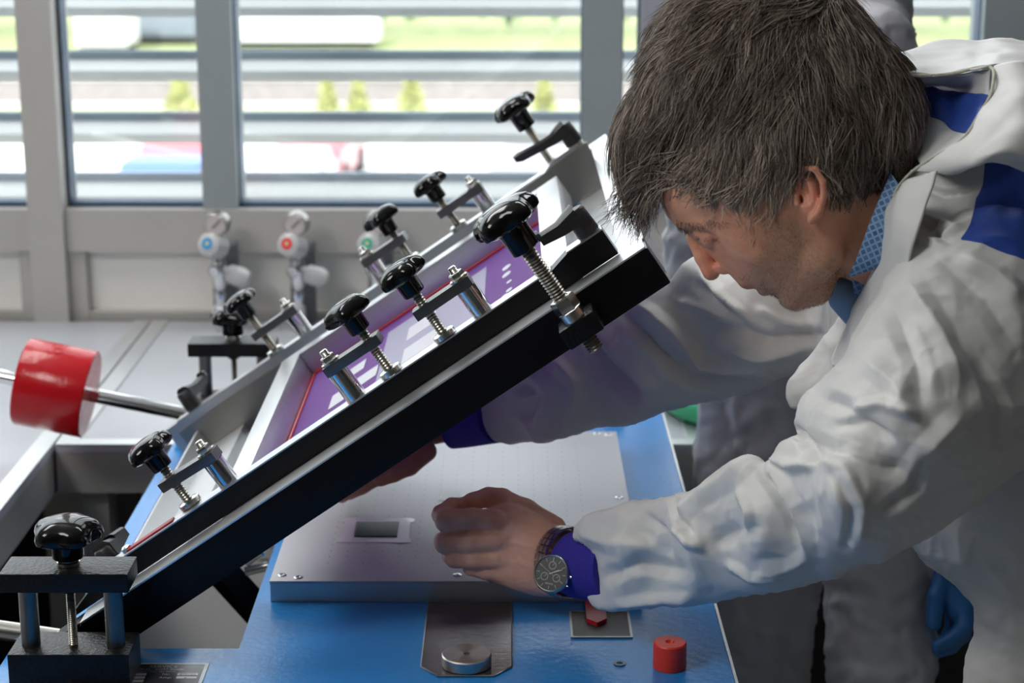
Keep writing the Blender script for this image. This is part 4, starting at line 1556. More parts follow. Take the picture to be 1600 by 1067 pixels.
# knuckles and fingers: index, middle, ring, little, thumb
fing = [
    [(772, 815, 16, 20), (738, 812, 20, 18), (698, 813, 16, 18.5), (690, 804, -6, 15), (706, 790, -22, 12.5), (726, 787, -26, 10.5)],
    [(772, 846, 20, 19), (735, 848, 22, 17), (696, 848, 14, 17), (692, 846, -12, 14), (708, 838, -34, 12), (728, 832, -40, 10)],
    [(776, 874, 16, 17), (742, 874, 16, 15), (710, 872, 8, 15), (704, 868, -14, 13), (718, 862, -34, 11), (735, 858, -38, 10)],
    [(786, 896, 8, 15), (760, 893, 6, 12.5), (736, 887, -2, 12), (732, 882, -18, 10.5), (744, 876, -32, 9.5), (758, 872, -36, 9)],
]
for fg in fing:
    sep = Field((650, 740, -110), (960, 960, 110), 2.2, 2.05)
    sep.chain(fg, 5)
    nf.put((slice(None),) * 3, sep.f, 1.8)
thumb = Field((650, 740, -110), (960, 960, 110), 2.2, 2.05)
thumb.chain([(862, 828, -16, 24), (818, 800, -22, 21), (784, 780, -22, 16.5), (764, 777, -20, 15), (740, 783, -20, 13), (722, 789, -18, 10.5)], 8)
nf.put((slice(None),) * 3, thumb.f, 4)
for (a, b) in [((742, 831), (684, 829)), ((752, 862), (696, 862)), ((758, 884), (712, 882))]:
    nf.cap((a[0], a[1], 38), (b[0], b[1], 34), 2.0, 2.5, 3, carve=True)
# knuckle heads and tendons
for (u, v, w_) in [(775, 814, 24), (778, 846, 28), (782, 873, 24), (790, 894, 14)]:
    nf.ell((u, v, w_), (13, 11, 9), 0, 10)
NV, NQ = nf.mesh(2)
NN = normals(NV, NQ)
dsp = fold(NV, NN, [(790, 845), (860, 862)], 5, 1.2) + fold(NV, NN, [(795, 815), (860, 838)], 5, 1.0) + fold(NV, NN, [(795, 875), (850, 890)], 5, 1.0)
NV = NV + NN * (dsp + (vnoise(NV, 7) - .5) * 1.0)[:, None]
nc = np.tile(np.array([0.84, 0.47, 0.35], np.float32), (len(NV), 1))
for c in [(738, 820, 20), (700, 812, 10), (700, 848, 10), (708, 872, 5), (775, 816, 24), (770, 775, -10), (728, 787, -20)]:
    nc = tint(NV, nc, c, (16, 13, 40), (0.55, 0.17, 0.12), 0.55)
SK.append((nf.world(NV), NQ, nc))

# ---- far hand (his right) mostly behind the rail
ff = Field((490, 600, -90), (800, 800, 110), 3.0, 2.32)
ff.pillow([(784, 632), (729, 640), (694, 653), (644, 668), (604, 685), (594, 713), (606, 741), (636, 739), (654, 721), (664, 701), (688, 693), (734, 690), (784, 688)], 0.8, k=6)
for fg in [[(616, 695, 8, 16), (579, 713, 14, 14), (546, 741, 8, 12), (528, 769, 0, 9.5)], [(619, 713, 4, 17), (586, 735, 4, 14), (554, 759, -4, 12), (534, 777, -8, 9.5)],
           [(619, 728, -6, 15), (594, 745, -10, 12), (566, 761, -16, 11), (546, 773, -18, 9)], [(634, 681, -8, 14), (600, 697, -20, 12), (574, 721, -26, 10.5), (560, 743, -28, 9)],
           [(666, 705, 20, 17), (640, 729, 26, 14), (616, 741, 24, 12), (594, 751, 18, 10)]]:
    ff.chain(fg, 5)
FV, FQ = ff.mesh(2)
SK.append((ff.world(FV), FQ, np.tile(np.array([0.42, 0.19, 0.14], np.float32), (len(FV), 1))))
# arms inside the sleeves and trunk inside the coverall keep the body whole
bf = Field((690, 330, -900), (1850, 1000, 420), 14, HD)
bf.chain([(750, 650, -830, 20), (900, 600, -670, 18), (1050, 540, -530, 18), (1200, 500, -430, 18), (1400, 470, -210, 50), (1560, 480, 120, 50), (1440, 640, 200, 34), (1340, 765, 160, 32), (1200, 818, -10, 28), (1110, 850, -130, 28), (1000, 870, -245, 28), (915, 880, -325, 30)], 12)
bf.chain([(1430, 400, -60, 38), (1570, 500, -60, 70), (1690, 800, -60, 80)], 12)
BV, BQ = bf.mesh(2)
SK.append((bf.world(BV), BQ, np.tile(base, (len(BV), 1))))


def merge_skin(name, parts, parent):
    off, Vs, Qs, Cs = 0, [], [], []
    for (V, Q, c) in parts:
        Vs.append(V)
        Qs.append(Q + off)
        Cs.append(np.concatenate([c, np.ones((len(c), 1))], 1))
        off += len(V)
    return np_object(name, np.concatenate(Vs), np.concatenate(Qs), SKIN, parent, {'skin_tone': np.concatenate(Cs)})


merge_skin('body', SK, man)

# ---- coverall
cf_ = Field((715, 150, -960), (1820, 1130, 500), 4.4, HD)
cf_.pillow([(1400, 335), (1425, 250), (1490, 205), (1600, 190), (1740, 210), (1820, 420), (1820, 1115), (1560, 1120), (1508, 1100), (1505, 1060), (1510, 1027), (1528, 987), (1524, 943), (1500, 915),
            (1453, 885), (1431, 852), (1400, 800), (1320, 660), (1232, 640), (1228, 590), (1280, 540), (1310, 500), (1345, 455)],
           0.72, z=((1300, 600, -200), (1500, 300, 0), (1700, 600, -60), (1650, 1000, -60)), k=8, curve=2)
cf_.pillow([(1081, 404), (1063, 419), (1049, 444), (1010, 462), (960, 488), (890, 520), (820, 560), (770, 592), (738, 630), (738, 662), (752, 682), (790, 690), (860, 688), (960, 666), (1040, 642),
            (1110, 625), (1200, 600), (1290, 575), (1360, 560), (1440, 500), (1420, 420), (1340, 395), (1240, 385), (1140, 383)],
           0.92, z=((740, 650, -800), (900, 600, -660), (1050, 540, -520), (1200, 490, -400), (1400, 470, -200)), k=24, curve=2)
cf_.pillow([(1425, 385), (1385, 440), (1350, 500), (1318, 560), (1292, 588), (1265, 612), (1248, 638), (1242, 662), (1249, 680), (1222, 694), (1209, 717), (1196, 728), (1178, 716), (1137, 731), (1090, 765),
            (1055, 775), (1000, 784), (955, 797), (925, 805), (903, 822), (899, 850), (905, 885), (913, 925), (928, 948), (955, 956), (1005, 953), (1087, 943), (1160, 931),
            (1274, 909), (1350, 885), (1429, 854), (1502, 808), (1600, 735), (1700, 620), (1740, 480), (1680, 370), (1600, 330), (1500, 330)],
           0.95, z=((905, 885, -325), (1000, 870, -240), (1110, 850, -125), (1200, 815, 0), (1340, 765, 170), (1440, 640, 215), (1560, 480, 150), (1700, 480, 90)),
           width=((905, 885, 1), (1200, 815, 1.0), (1440, 640, .82), (1600, 450, .75)), k=14, curve=2)
# opening of the near sleeve
cf_.cap((880, 880, -350), (918, 884, -312), 40, 46, 4, carve=True)
CV, CQ = cf_.mesh(2)
CN = normals(CV, CQ)
disp = crumple(CV, 110, 7.0, 0.35) + crumple(CV, 42, 1.8, 0.5)
# named folds of the near sleeve
NEARF = [
    ([(1196, 728), (1222, 748), (1248, 790), (1262, 830), (1268, 868)], 9, 9), ([(1186, 735), (1212, 762), (1236, 800), (1250, 850)], 10, -9),
    ([(1178, 718), (1130, 752), (1068, 800), (1058, 822)], 12, 8), ([(1058, 822), (1080, 848), (1100, 856)], 8, 9), ([(1055, 778), (1060, 800), (1085, 848)], 7, -8),
    ([(1242, 665), (1262, 700), (1276, 724)], 9, -10), ([(1209, 719), (1240, 728), (1276, 724)], 9, 9), ([(1250, 682), (1300, 705), (1370, 725), (1420, 736)], 14, -8),
    ([(1276, 724), (1330, 712), (1400, 730)], 14, 6), ([(1500, 650), (1460, 690), (1420, 738)], 16, 9), ([(1268, 868), (1230, 885), (1180, 890)], 12, 7),
    ([(1110, 850), (1150, 830), (1200, 822)], 14, -6), ([(905, 830), (960, 850), (1030, 858)], 13, 6), ([(940, 905), (1000, 880), (1070, 893)], 12, -7), ([(960, 945), (1040, 935), (1085, 936)], 8, 7),
    ([(1420, 440), (1470, 520), (1500, 600)], 16, 8), ([(1390, 470), (1430, 560), (1440, 640)], 16, -7), ([(1460, 400), (1540, 470), (1590, 540)], 18, -7),
    ([(1500, 400), (1560, 430), (1600, 470)], 12, 7), ([(1350, 560), (1400, 600), (1430, 660)], 16, 6), ([(1000, 800), (1040, 830), (1045, 880)], 7, -6), ([(1130, 880), (1180, 900), (1230, 895)], 8, 6),
    ([(1320, 730), (1350, 790), (1345, 850)], 9, 6), ([(1300, 740), (1330, 800), (1320, 860)], 8, -6), ([(1450, 700), (1430, 760), (1380, 800)], 10, -7), ([(1520, 560), (1560, 620), (1570, 690)], 12, -7),
    ([(1330, 640), (1380, 630), (1440, 650)], 9, 7), ([(1300, 665), (1350, 660), (1400, 690)], 8, -6), ([(1150, 760), (1170, 800), (1160, 840)], 8, 6), ([(1280, 620), (1330, 640), (1390, 700)], 14, -6),
    ([(1410, 300), (1440, 330), (1500, 360)], 7, 7), ([(1405, 330), (1440, 355), (1490, 380)], 7, -7), ([(1425, 285), (1470, 305), (1530, 300)], 7, -6), ([(1420, 370), (1460, 375), (1520, 345)], 6, 6)]
FARF = [
    ([(1095, 425), (1130, 460), (1175, 500)], 7, 9), ([(1085, 440), (1120, 475), (1160, 508)], 7, -8), ([(985, 470), (1050, 520), (1100, 570), (1180, 580)], 13, 12), ([(975, 490), (1030, 545), (1080, 590), (1160, 595)], 12, -12),
    ([(1120, 530), (1180, 555), (1260, 545)], 12, 8), ([(1120, 505), (1200, 530), (1290, 520)], 12, -9), ([(1180, 480), (1220, 500), (1270, 512)], 9, 8),
    ([(930, 500), (980, 560), (1025, 615)], 10, 9), ([(910, 520), (955, 580), (1000, 630)], 10, -9), ([(860, 560), (900, 600), (895, 645)], 12, 8), ([(800, 590), (830, 620), (820, 660)], 12, -7),
    ([(1060, 470), (1100, 480), (1140, 500)], 7, 6)]
fd = np.zeros(len(CV), np.float32)
nearm = CV[:, 2] > -360
for (pts, w_, a) in NEARF:
    fd += np.where(nearm, fold(CV, CN, pts, w_, a * 1.9), 0)
for (pts, w_, a) in FARF:
    fd += np.where(CV[:, 2] < -250, fold(CV, CN, pts, w_, a * 1.9), 0)
CV2 = CV + CN * (disp + fd)[:, None]
yoke = [(1545, 200), (1536, 290), (1526, 309), (1517, 351), (1500, 375), (1540, 384), (1600, 408), (1700, 470), (1860, 500), (1860, 150)]
tone = np.clip(0.5 - poly_sd(CV[:, 0], CV[:, 1], yoke) / 30, 0, 1)
cov = np_object('coverall', cf_.world(CV2), CQ, SUIT, man, {'tone': tone})
# trousers and boots out of view below the frame
tr_ = MB()
for yy in (1.68, 1.88):
    tr_.tube([(0.61 - .66, yy - 1.78, 0.98), (0.62 - .66, yy - 1.78, 0.80), (0.64 - .66, yy - 1.78, 0.50), (0.66 - .66, yy - 1.78, 0.07)], [0.095, 0.100, 0.080, 0.072], 28)
tr_.build('trousers', SUIT3, man)
for yy in (1.68, 1.88):
    MB().lathe([(0.040, 0.0), (0.045, 0.02), (0.042, 0.07), (0.03, 0.10)], 24, T(0.62 - .66, yy - 1.78, 0) @ Matrix.Diagonal((2.8, 1.0, 1, 1))).build('shoe', DARK, man)

# hood and collar
blue_ = lambda P: np.ones(len(P), np.float32)
sheet([[(1553, 108, 1.72), (1590, 99, 1.73), (1640, 100, 1.78), (1720, 120, 1.85)],
       [(1549, 150, 1.68), (1590, 150, 1.655), (1650, 160, 1.68), (1740, 190, 1.76)],
       [(1512, 208, 1.655), (1556, 205, 1.625), (1620, 205, 1.62), (1740, 250, 1.70)],
       [(1468, 240, 1.665), (1520, 250, 1.63), (1590, 236, 1.605), (1740, 290, 1.66)],
       [(1424, 267, 1.685), (1490, 268, 1.655), (1556, 254, 1.635), (1740, 312, 1.69)]], 0, 'hood', SUIT, man, 8, 0.002, crump=0.004)
sheet([[(1375, 92, 1.90), (1460, 68, 1.92), (1520, 65, 1.92), (1580, 64, 1.92), (1700, 82, 1.92)],
       [(1370, 102, 1.85), (1460, 90, 1.86), (1530, 86, 1.86), (1590, 86, 1.85), (1700, 100, 1.86)],
       [(1385, 111, 1.765), (1455, 118, 1.765), (1500, 114, 1.755), (1552, 106, 1.725), (1640, 100, 1.79)]], 0, 'hood_back', SUIT, man, 8, 0.002, crump=0.004)
sheet([[(1385, 112, 1.767), (1455, 118, 1.767), (1500, 114, 1.757), (1551, 107, 1.727)],
       [(1395, 130, 1.80), (1455, 132, 1.81), (1500, 136, 1.80), (1549, 132, 1.73)],
       [(1400, 150, 1.82), (1455, 142, 1.82), (1500, 150, 1.805), (1547, 152, 1.73)]], 0, 'hood_lining', SUIT, man, 6, 0.0015, crump=0.003)
sheet([[(1425, 128, 1.83), (1455, 136, 1.815), (1500, 146, 1.80), (1549, 150, 1.728)],
       [(1440, 160, 1.81), (1468, 162, 1.79), (1500, 172, 1.785), (1532, 178, 1.70)],
       [(1440, 184, 1.80), (1466, 187, 1.785), (1490, 205, 1.765), (1514, 209, 1.675)]], 0, 'blue_lining', SUIT, man, 6, 0.0015, {'tone': blue_}, crump=0.004)
sheet([[(1436, 182, 1.80), (1466, 186, 1.785), (1490, 205, 1.765), (1514, 209, 1.674)],
       [(1430, 212, 1.79), (1450, 216, 1.775), (1470, 228, 1.74), (1490, 230, 1.672)],
       [(1420, 245, 1.78), (1434, 250, 1.76), (1440, 258, 1.73), (1446, 258, 1.682)]], 0, 'collar_inside', SUIT, man, 6, 0.0015, crump=0.002)
sheet([[(1396, 300, 1.715), (1420, 282, 1.685), (1466, 268, 1.66)],
       [(1387, 330, 1.71), (1410, 322, 1.675), (1450, 318, 1.66)],
       [(1381, 372, 1.715), (1398, 372, 1.68), (1430, 380, 1.66)],
       [(1373, 410, 1.73), (1390, 415, 1.70), (1417, 428, 1.68)],
       [(1335, 482, 1.78), (1362, 482, 1.74), (1388, 478, 1.70)],
       [(1311, 522, 1.82), (1334, 535, 1.78), (1355, 538, 1.74)],
       [(1302, 570, 1.86), (1318, 578, 1.82), (1342, 580, 1.76)]], 0, 'front_flap', SUIT, man, 7, 0.002, crump=0.0035)
sm = MB()
seam = [(1385, 112, 1.764), (1420, 117, 1.765), (1455, 118, 1.764), (1490, 114.5, 1.757), (1530, 105, 1.735), (1549, 106, 1.722), (1553, 120, 1.70), (1547, 150, 1.677), (1530, 178, 1.665), (1512, 208, 1.652),
        (1488, 230, 1.657), (1466, 242, 1.664), (1427, 267, 1.682), (1400, 298, 1.708), (1390, 328, 1.708)]
sm.tube([at(*p) for p in smooth_poly(seam, 5)[:-8]], 0.0016, 8)
so_ = sm.build('seam', SEAM, man)
so_.matrix_parent_inverse = Matrix.Translation(-man.location)


def shirt_mat():
    m = mat('patterned_blue_shirt', (0.10, 0.20, 0.38), 0.8, bump=0.2, bscale=300)
    nt = m.node_tree
    b = nt.nodes['Principled BSDF']
    tc = nt.nodes.new('ShaderNodeTexCoord')
    mp = nt.nodes.new('ShaderNodeMapping')
    mp.inputs['Rotation'].default_value = (0, 0, 0.42)
    ca_ = nt.nodes.new('ShaderNodeVertexColor')
    ca_.layer_name = 'weave'
    bt = nt.nodes.new('ShaderNodeTexBrick')
    bt.offset = 0.0
    bt.inputs['Scale'].default_value = 105
    bt.inputs['Brick Width'].default_value = 1.0
    bt.inputs['Row Height'].default_value = 1.0
    bt.inputs['Mortar Size'].default_value = 0.16
    bt.inputs['Color1'].default_value = (0.045, 0.10, 0.22, 1)
    bt.inputs['Color2'].default_value = (0.09, 0.17, 0.33, 1)
    bt.inputs['Mortar'].default_value = (0.20, 0.34, 0.54, 1)
    nt.links.new(ca_.outputs['Color'], mp.inputs['Vector'])
    nt.links.new(mp.outputs[0], bt.inputs['Vector'])
    nt.links.new(bt.outputs['Color'], b.inputs['Base Color'])
    return m


SHIRT = shirt_mat()
weave = lambda P: np.stack([P[:, 0] / 1000, P[:, 1] / 1000, P[:, 0] * 0, P[:, 0] * 0 + 1], 1)
sheet([[(1392, 270, 1.745), (1406, 290, 1.725)], [(1360, 346, 1.717), (1396, 342, 1.708)], [(1340, 400, 1.722), (1384, 402, 1.712)], [(1325, 433, 1.742), (1378, 416, 1.722)]],
      0, 'shirt_collar', SHIRT, man, 8, 0.0015, {'weave': weave})
sheet([[(1330, 425, 1.765), (1385, 408, 1.735)], [(1334, 455, 1.785), (1375, 440, 1.765)], [(1340, 485, 1.81), (1352, 476, 1.795)]], 0, 'shirt_front', SHIRT, man, 8, 0.0015, {'weave': weave})
dk = MB().tube([at(1300, 452, 1.80), at(1322, 458, 1.80), at(1345, 485, 1.84)], [.012, .020, .02], 14)  # plain shirt tube under the collar front, without the weave pattern
dko = dk.build('shirt_under_collar', SHIRT, man)
dko.matrix_parent_inverse = Matrix.Translation(-man.location)


# cuffs
def cuff(name, pts, r):
    V, Fs = [], []
    o = MB().tube(smooth_line([at(*p) for p in pts], 5), r, 40).build(name, CUFF, man)
    o.matrix_parent_inverse = Matrix.Translation(-man.location)
    return o


def smooth_line(P, n):
    P = [np.array(p, float) for p in P]
    out = []
    for i in range(len(P) - 1):
        p0, p1, p2, p3 = P[max(i - 1, 0)], P[i], P[i + 1], P[min(i + 2, len(P) - 1)]
        for k in range(n):
            t = k / n
            out.append(0.5 * ((2 * p1) + (-p0 + p2) * t + (2 * p0 - 5 * p1 + 4 * p2 - p3) * t * t + (-p0 + 3 * p1 - 3 * p2 + p3) * t ** 3))
    out.append(P[-1])
    return out


cuff('knitted_cuff', [(906, 882, 2.012), (915, 883, 2.0), (930, 885, 1.985), (965, 887, 1.96)], 0.0365)
cuff('knitted_cuff', [(706, 662, 2.31), (725, 660, 2.30), (775, 652, 2.26)], 0.031)

# ---- hair
hh = Field((930, -110, -200), (1490, 380, 200), 4, HD)
hp_ = [(988, 334), (966, 295), (955, 245), (962, 190), (990, 130), (1006, 70), (1040, 10), (1100, -45), (1180, -72), (1260, -62), (1330, -12), (1380, 50), (1428, 105), (1448, 150),
       (1443, 210), (1420, 262), (1385, 290), (1335, 300), (1300, 297), (1280, 262), (1250, 262), (1236, 284), (1222, 312), (1192, 347), (1158, 330), (1120, 306), (1086, 290), (1052, 268), (1026, 264), (1012, 300)]
hh.pillow([(985, 300), (958, 240), (965, 185), (992, 125), (1010, 65), (1044, 10), (1100, -40), (1180, -66), (1260, -56), (1326, -8), (1375, 52), (1424, 108), (1442, 155), (1436, 215), (1400, 280), (1300, 300),
           (1200, 320), (1100, 300)], 0.80, k=0)
sk2 = Field((930, -110, -200), (1490, 380, 200), 4, HD)
sk2.pillow(skull, 0.98, width=((1180, 180, 1.0), (1300, 200, 1.0), (1140, 420, 0.95), (1060, 340, 1.05)), k=0)
hh.f = np.minimum(hh.f, sk2.f - 13)
# neck hair
hh.ell((1385, 215, 0), (52, 62, 84), 20, 20)
X2, Y2 = np.meshgrid(hh.ax[0], hh.ax[1], indexing='ij')
psd = poly_sd(X2, Y2, smooth_poly(hp_, 3))
hh.f = np.maximum(hh.f, (psd + 2)[:, :, None])
HAV, HAQ = hh.mesh(3)
HAN = normals(HAV, HAQ)
HAV = HAV + HAN * ((vnoise(HAV * np.array([1, .25, 1], np.float32), 9) - .5) * 9 - 3)[:, None]


def hair_mat(name, dark, light, rough=0.42):
    m = bpy.data.materials.new(name)
    m.use_nodes = True
    nt = m.node_tree
    b = nt.nodes['Principled BSDF']
    b.inputs['Roughness'].default_value = rough
    b.inputs['Specular IOR Level'].default_value = 0.45
    hi = nt.nodes.new('ShaderNodeHairInfo')
    a = nt.nodes.new('ShaderNodeAttribute')
    a.attribute_name = 'grey'
    mx = nt.nodes.new('ShaderNodeMix')
    mx.data_type = 'RGBA'
    mx.inputs[6].default_value = (*dark, 1)
    mx.inputs[7].default_value = (*light, 1)
    ad = nd(nt, 'ShaderNodeMath', operation='MULTIPLY_ADD')
    ad.inputs[1].default_value = 0.85
    nt.links.new(hi.outputs['Random'], ad.inputs[0])
    nt.links.new(a.outputs['Fac'], ad.inputs[2])
    pw = nd(nt, 'ShaderNodeMath', operation='POWER')
    pw.inputs[1].default_value = 1.8
    pw.use_clamp = True
    nt.links.new(ad.outputs[0], pw.inputs[0])
    nt.links.new(pw.outputs[0], mx.inputs[0])
    nt.links.new(mx.outputs[2], b.inputs['Base Color'])
    return m


HAIR = hair_mat('brown_grey_hair', (0.042, 0.025, 0.017), (0.54, 0.44, 0.36), 0.30)
HAIRB = mat('hair_base', (0.028, 0.019, 0.014), 0.7, bump=0.6, bscale=200)
hbase = np_object('hair', hh.world(HAV), HAQ, HAIRB, man)
flow_ctl = [(1330, 20, .2, .5, 0), (1250, -40, -.6, .3, 0), (1150, -40, -.8, .45, 0), (1060, 30, -.75, .75, 0), (1000, 150, -.45, .95, 0), (975, 250, -.1, 1, 0), (1050, 200, -.45, .9, 0),
            (1150, 150, -.35, .95, 0), (1180, 280, -.15, 1, 0), (1250, 200, .05, 1, 0), (1300, 250, .1, 1, 0), (1330, 120, .25, 1, 0), (1400, 100, .5, .85, 0), (1420, 200, .25, 1, 0), (1100, 250, -.5, .85, 0),
            (1200, 60, -.4, .9, 0), (1380, 260, .1, 1, 0)]


def make_hair(name, n, seed, parent):
    rs = np.random.RandomState(seed)
    tri = HAQ
    c = HAV[tri].mean(1)
    ar = np.linalg.norm(np.cross(HAV[tri[:, 2]] - HAV[tri[:, 0]], HAV[tri[:, 3]] - HAV[tri[:, 1]]), axis=1)
    wgt = ar * np.where(c[:, 2] > -20, 1.0, 0.45)
    fi = rs.choice(len(tri), n, p=wgt / wgt.sum())
    a_, b_ = rs.rand(n), rs.rand(n)
    w1 = np.stack([(1 - a_) * (1 - b_), a_ * (1 - b_), a_ * b_, (1 - a_) * b_], 1)
    P = (HAV[tri[fi]] * w1[:, :, None]).sum(1).astype(np.float64)
    bvh = BVHTree.FromPolygons([tuple(v) for v in HAV.tolist()], [tuple(q) for q in HAQ.tolist()])
    K = 8
    pts = np.zeros((n, K, 3))
    ln = rs.uniform(55, 125, n)
    clump = vnoise(P.astype(np.float32), 16, 2) - 0.5
    clump2 = vnoise(P.astype(np.float32), 34, 9) - 0.5
    lift = np.abs(rs.normal(0, 1, n)) * 4.0 + 1 + 26 * np.clip(clump, 0, 1) ** 1.3 + 14 * np.clip(clump2, 0, 1)
    wild = rs.rand(n) < 0.07
    jit = rs.rand(n)
    hps = np.array(smooth_poly(hp_, 2))
    gxx, gyy = np.meshgrid(np.arange(900, 1520, 4.0), np.arange(-120, 420, 4.0), indexing='ij')
    sdg = poly_sd(gxx, gyy, hps)

    def pd_(x, y):
        return sdg[min(max(int((x - 900) / 4), 0), sdg.shape[0] - 1), min(max(int((y + 120) / 4), 0), sdg.shape[1] - 1)]

    for i in range(n):
        p = P[i]
        loose = False
        off = 0
        step = ln[i] / (K - 1)
        tw = clump[i] * 1.9 + clump2[i] * 1.2 + rs.normal(0, 0.14)
        px = Vector(p)
        prevd = None
        stop = False
        for k in range(K):
            pts[i, k] = px
            # flow direction
            num = np.zeros(2)
            den = 0
            for (u, v, a, b, _) in flow_ctl:
                q = 1 / ((px.x - u) ** 2 + (px.y - v) ** 2 + 900)
                q *= q
                num += q * np.array((a, b))
                den += q
            d = num / den
            ang = tw * 0.8
            dx, dy = d[0] * math.cos(ang) - d[1] * math.sin(ang), d[0] * math.sin(ang) + d[1] * math.cos(ang)
            dv = Vector((dx, dy, 0.0))
            loc, nor, _, _ = bvh.find_nearest(px)
            if nor is None:
                break
            dv = dv - nor * dv.dot(nor) * 0.95
            if dv.length < 0.15:
                dv = dv + Vector((0, 0.15, 0.1 if px.z > 0 else -0.1))
            dv.normalize()
            if prevd is not None:
                dv = (prevd * 0.55 + dv * 0.45).normalized()
            prevd = dv
            nx = px + dv * step
            loc, nor, _, _ = bvh.find_nearest(nx)
            h = lift[i] * (k + 1) / K + (26.0 * (k / K) ** 2 if wild[i] else 0)
            below = nx.y > 250 or nx.x < 985
            gap = (nx - loc).length
            if k > 2 and nx.x > 1040 and min(pd_(nx.x, nx.y), 99) > 5 + 5 * jit[i] and nx.y > 200:
                stop = True
            if (not below) or gap < 6:
                nx = loc + nor * h
            if not stop:
                px = nx
    # tufts: strands draw together towards a guide strand at their tips
    gi = rs.choice(n, 750, replace=False)
    d2 = ((P[:, None, :] - P[None, gi, :]) ** 2).sum(2)
    near_ = gi[d2.argmin(1)]
    tt_ = (np.linspace(0, 1, K) ** 1.3)[None, :, None] * (rs.uniform(0.25, 0.85, n) * np.where((P[:, 1] > 225) & (P[:, 0] > 1010), 0.15, 1.0))[:, None, None]
    rel = pts[near_] + (P - P[near_])[:, None, :] * 0.25
    pts = pts * (1 - tt_) + rel * tt_
    V = pts.reshape(-1, 3)
    Wp = hf.world(V.astype(np.float64))
    Wp = Wp - np.array(parent.location)[None]
    cu = bpy.data.hair_curves.new(name)
    cu.add_curves([K] * n)
    cu.attributes['position'].data.foreach_set('vector', Wp.astype(np.float32).ravel())
    rr = np.tile(np.array([1, 1, 1, .95, .85, .7, .5, .2]), n) * np.repeat(rs.uniform(0.00018, 0.00042, n), K)
    a = cu.attributes.get('radius') or cu.attributes.new('radius', 'FLOAT', 'POINT')
    a.data.foreach_set('value', rr.astype(np.float32))
    g = cu.attributes.new('grey', 'FLOAT', 'CURVE')
    gy_ = 0.58 * np.exp(-(((P[:, 0] - 1170) / 95) ** 2 + ((P[:, 1] - 290) / 70) ** 2)) + 0.16 * (vnoise(P.astype(np.float32), 14, 6) - .45) + 0.10 * np.clip((60 - P[:, 1]) / 120, 0, 1) + 0.05
    g.data.foreach_set('value', gy_.astype(np.float32))
    cu.materials.append(HAIR)
    o = bpy.data.objects.new(name, cu)
    scene.collection.objects.link(o)
    o.parent = parent
    return o


make_hair('hair_strands', 21000, 3, man)


def bil(rs, n):
    a, b = rs.rand(n), rs.rand(n)
    return np.stack([(1 - a) * (1 - b), a * (1 - b), a * b, (1 - a) * b], 1)


def short_hairs(name, region, n, ln, r, seed, m, d2, parent, spread=0.5, src=(HV, HQ, HN), wlo=-20):
    rs = np.random.RandomState(seed)
    V, Q, N = src
    c = V[Q].mean(1)
    ok = in_poly(c[:, 0], c[:, 1], region) & (c[:, 2] > wlo)
    id_ = np.nonzero(ok)[0]
    fi = rs.choice(id_, n)
    P = (V[Q[fi]] * bil(rs, n)[:, :, None]).sum(1)
    Nn = N[Q[fi, 0]]
    D = Nn * 0.6 + np.array([d2], np.float32) + rs.normal(0, spread, (n, 3)) * 0.5
    D /= np.linalg.norm(D, axis=1, keepdims=True)
    L_ = rs.uniform(.5, 1, n)[:, None] * ln
    pts = np.stack([P - Nn * .3, P + D * L_ * .5, P + D * L_ + np.array([d2]) * L_ * .2], 1)
    Wp = hf.world(pts.reshape(-1, 3)) - np.array(parent.location)[None]
    cu = bpy.data.hair_curves.new(name)
    cu.add_curves([3] * n)
    cu.attributes['position'].data.foreach_set('vector', Wp.astype(np.float32).ravel())
    a = cu.attributes.get('radius') or cu.attributes.new('radius', 'FLOAT', 'POINT')
    a.data.foreach_set('value', np.tile([r, r * .8, r * .3], n).astype(np.float32))
    cu.materials.append(m)
    o = bpy.data.objects.new(name, cu)
    scene.collection.objects.link(o)
    o.parent = parent
    return o


BROW = mat('eyebrow_hair', (0.13, 0.085, 0.06), 0.6)
STUB = mat('stubble_hair', (0.60, 0.46, 0.33), 0.5)
STUBD = mat('dark_stubble_hair', (0.10, 0.065, 0.045), 0.5)
short_hairs('eyebrow', [(1054, 343), (1080, 346), (1110, 343), (1136, 345), (1134, 355), (1105, 356), (1075, 362), (1060, 358)], 230, 10, 0.00013, 5, BROW, (.4, .35, .2), man)
short_hairs('eyelashes', [(1088, 370), (1122, 368), (1124, 379), (1090, 380)], 60, 7, 0.0001, 15, STUBD, (-.5, .6, .4), man, spread=0.2)
BEARD = [(1195, 352), (1235, 345), (1262, 370), (1300, 400), (1325, 430), (1300, 478), (1240, 492), (1205, 470), (1186, 440), (1210, 400)]
short_hairs('stubble', BEARD, 1500, 3.2, 0.00010, 6, STUB, (.1, .5, 0), man)
short_hairs('stubble', BEARD + [(1150, 436), (1170, 440)], 1800, 3.0, 0.00010, 8, STUBD, (.1, .5, 0), man)

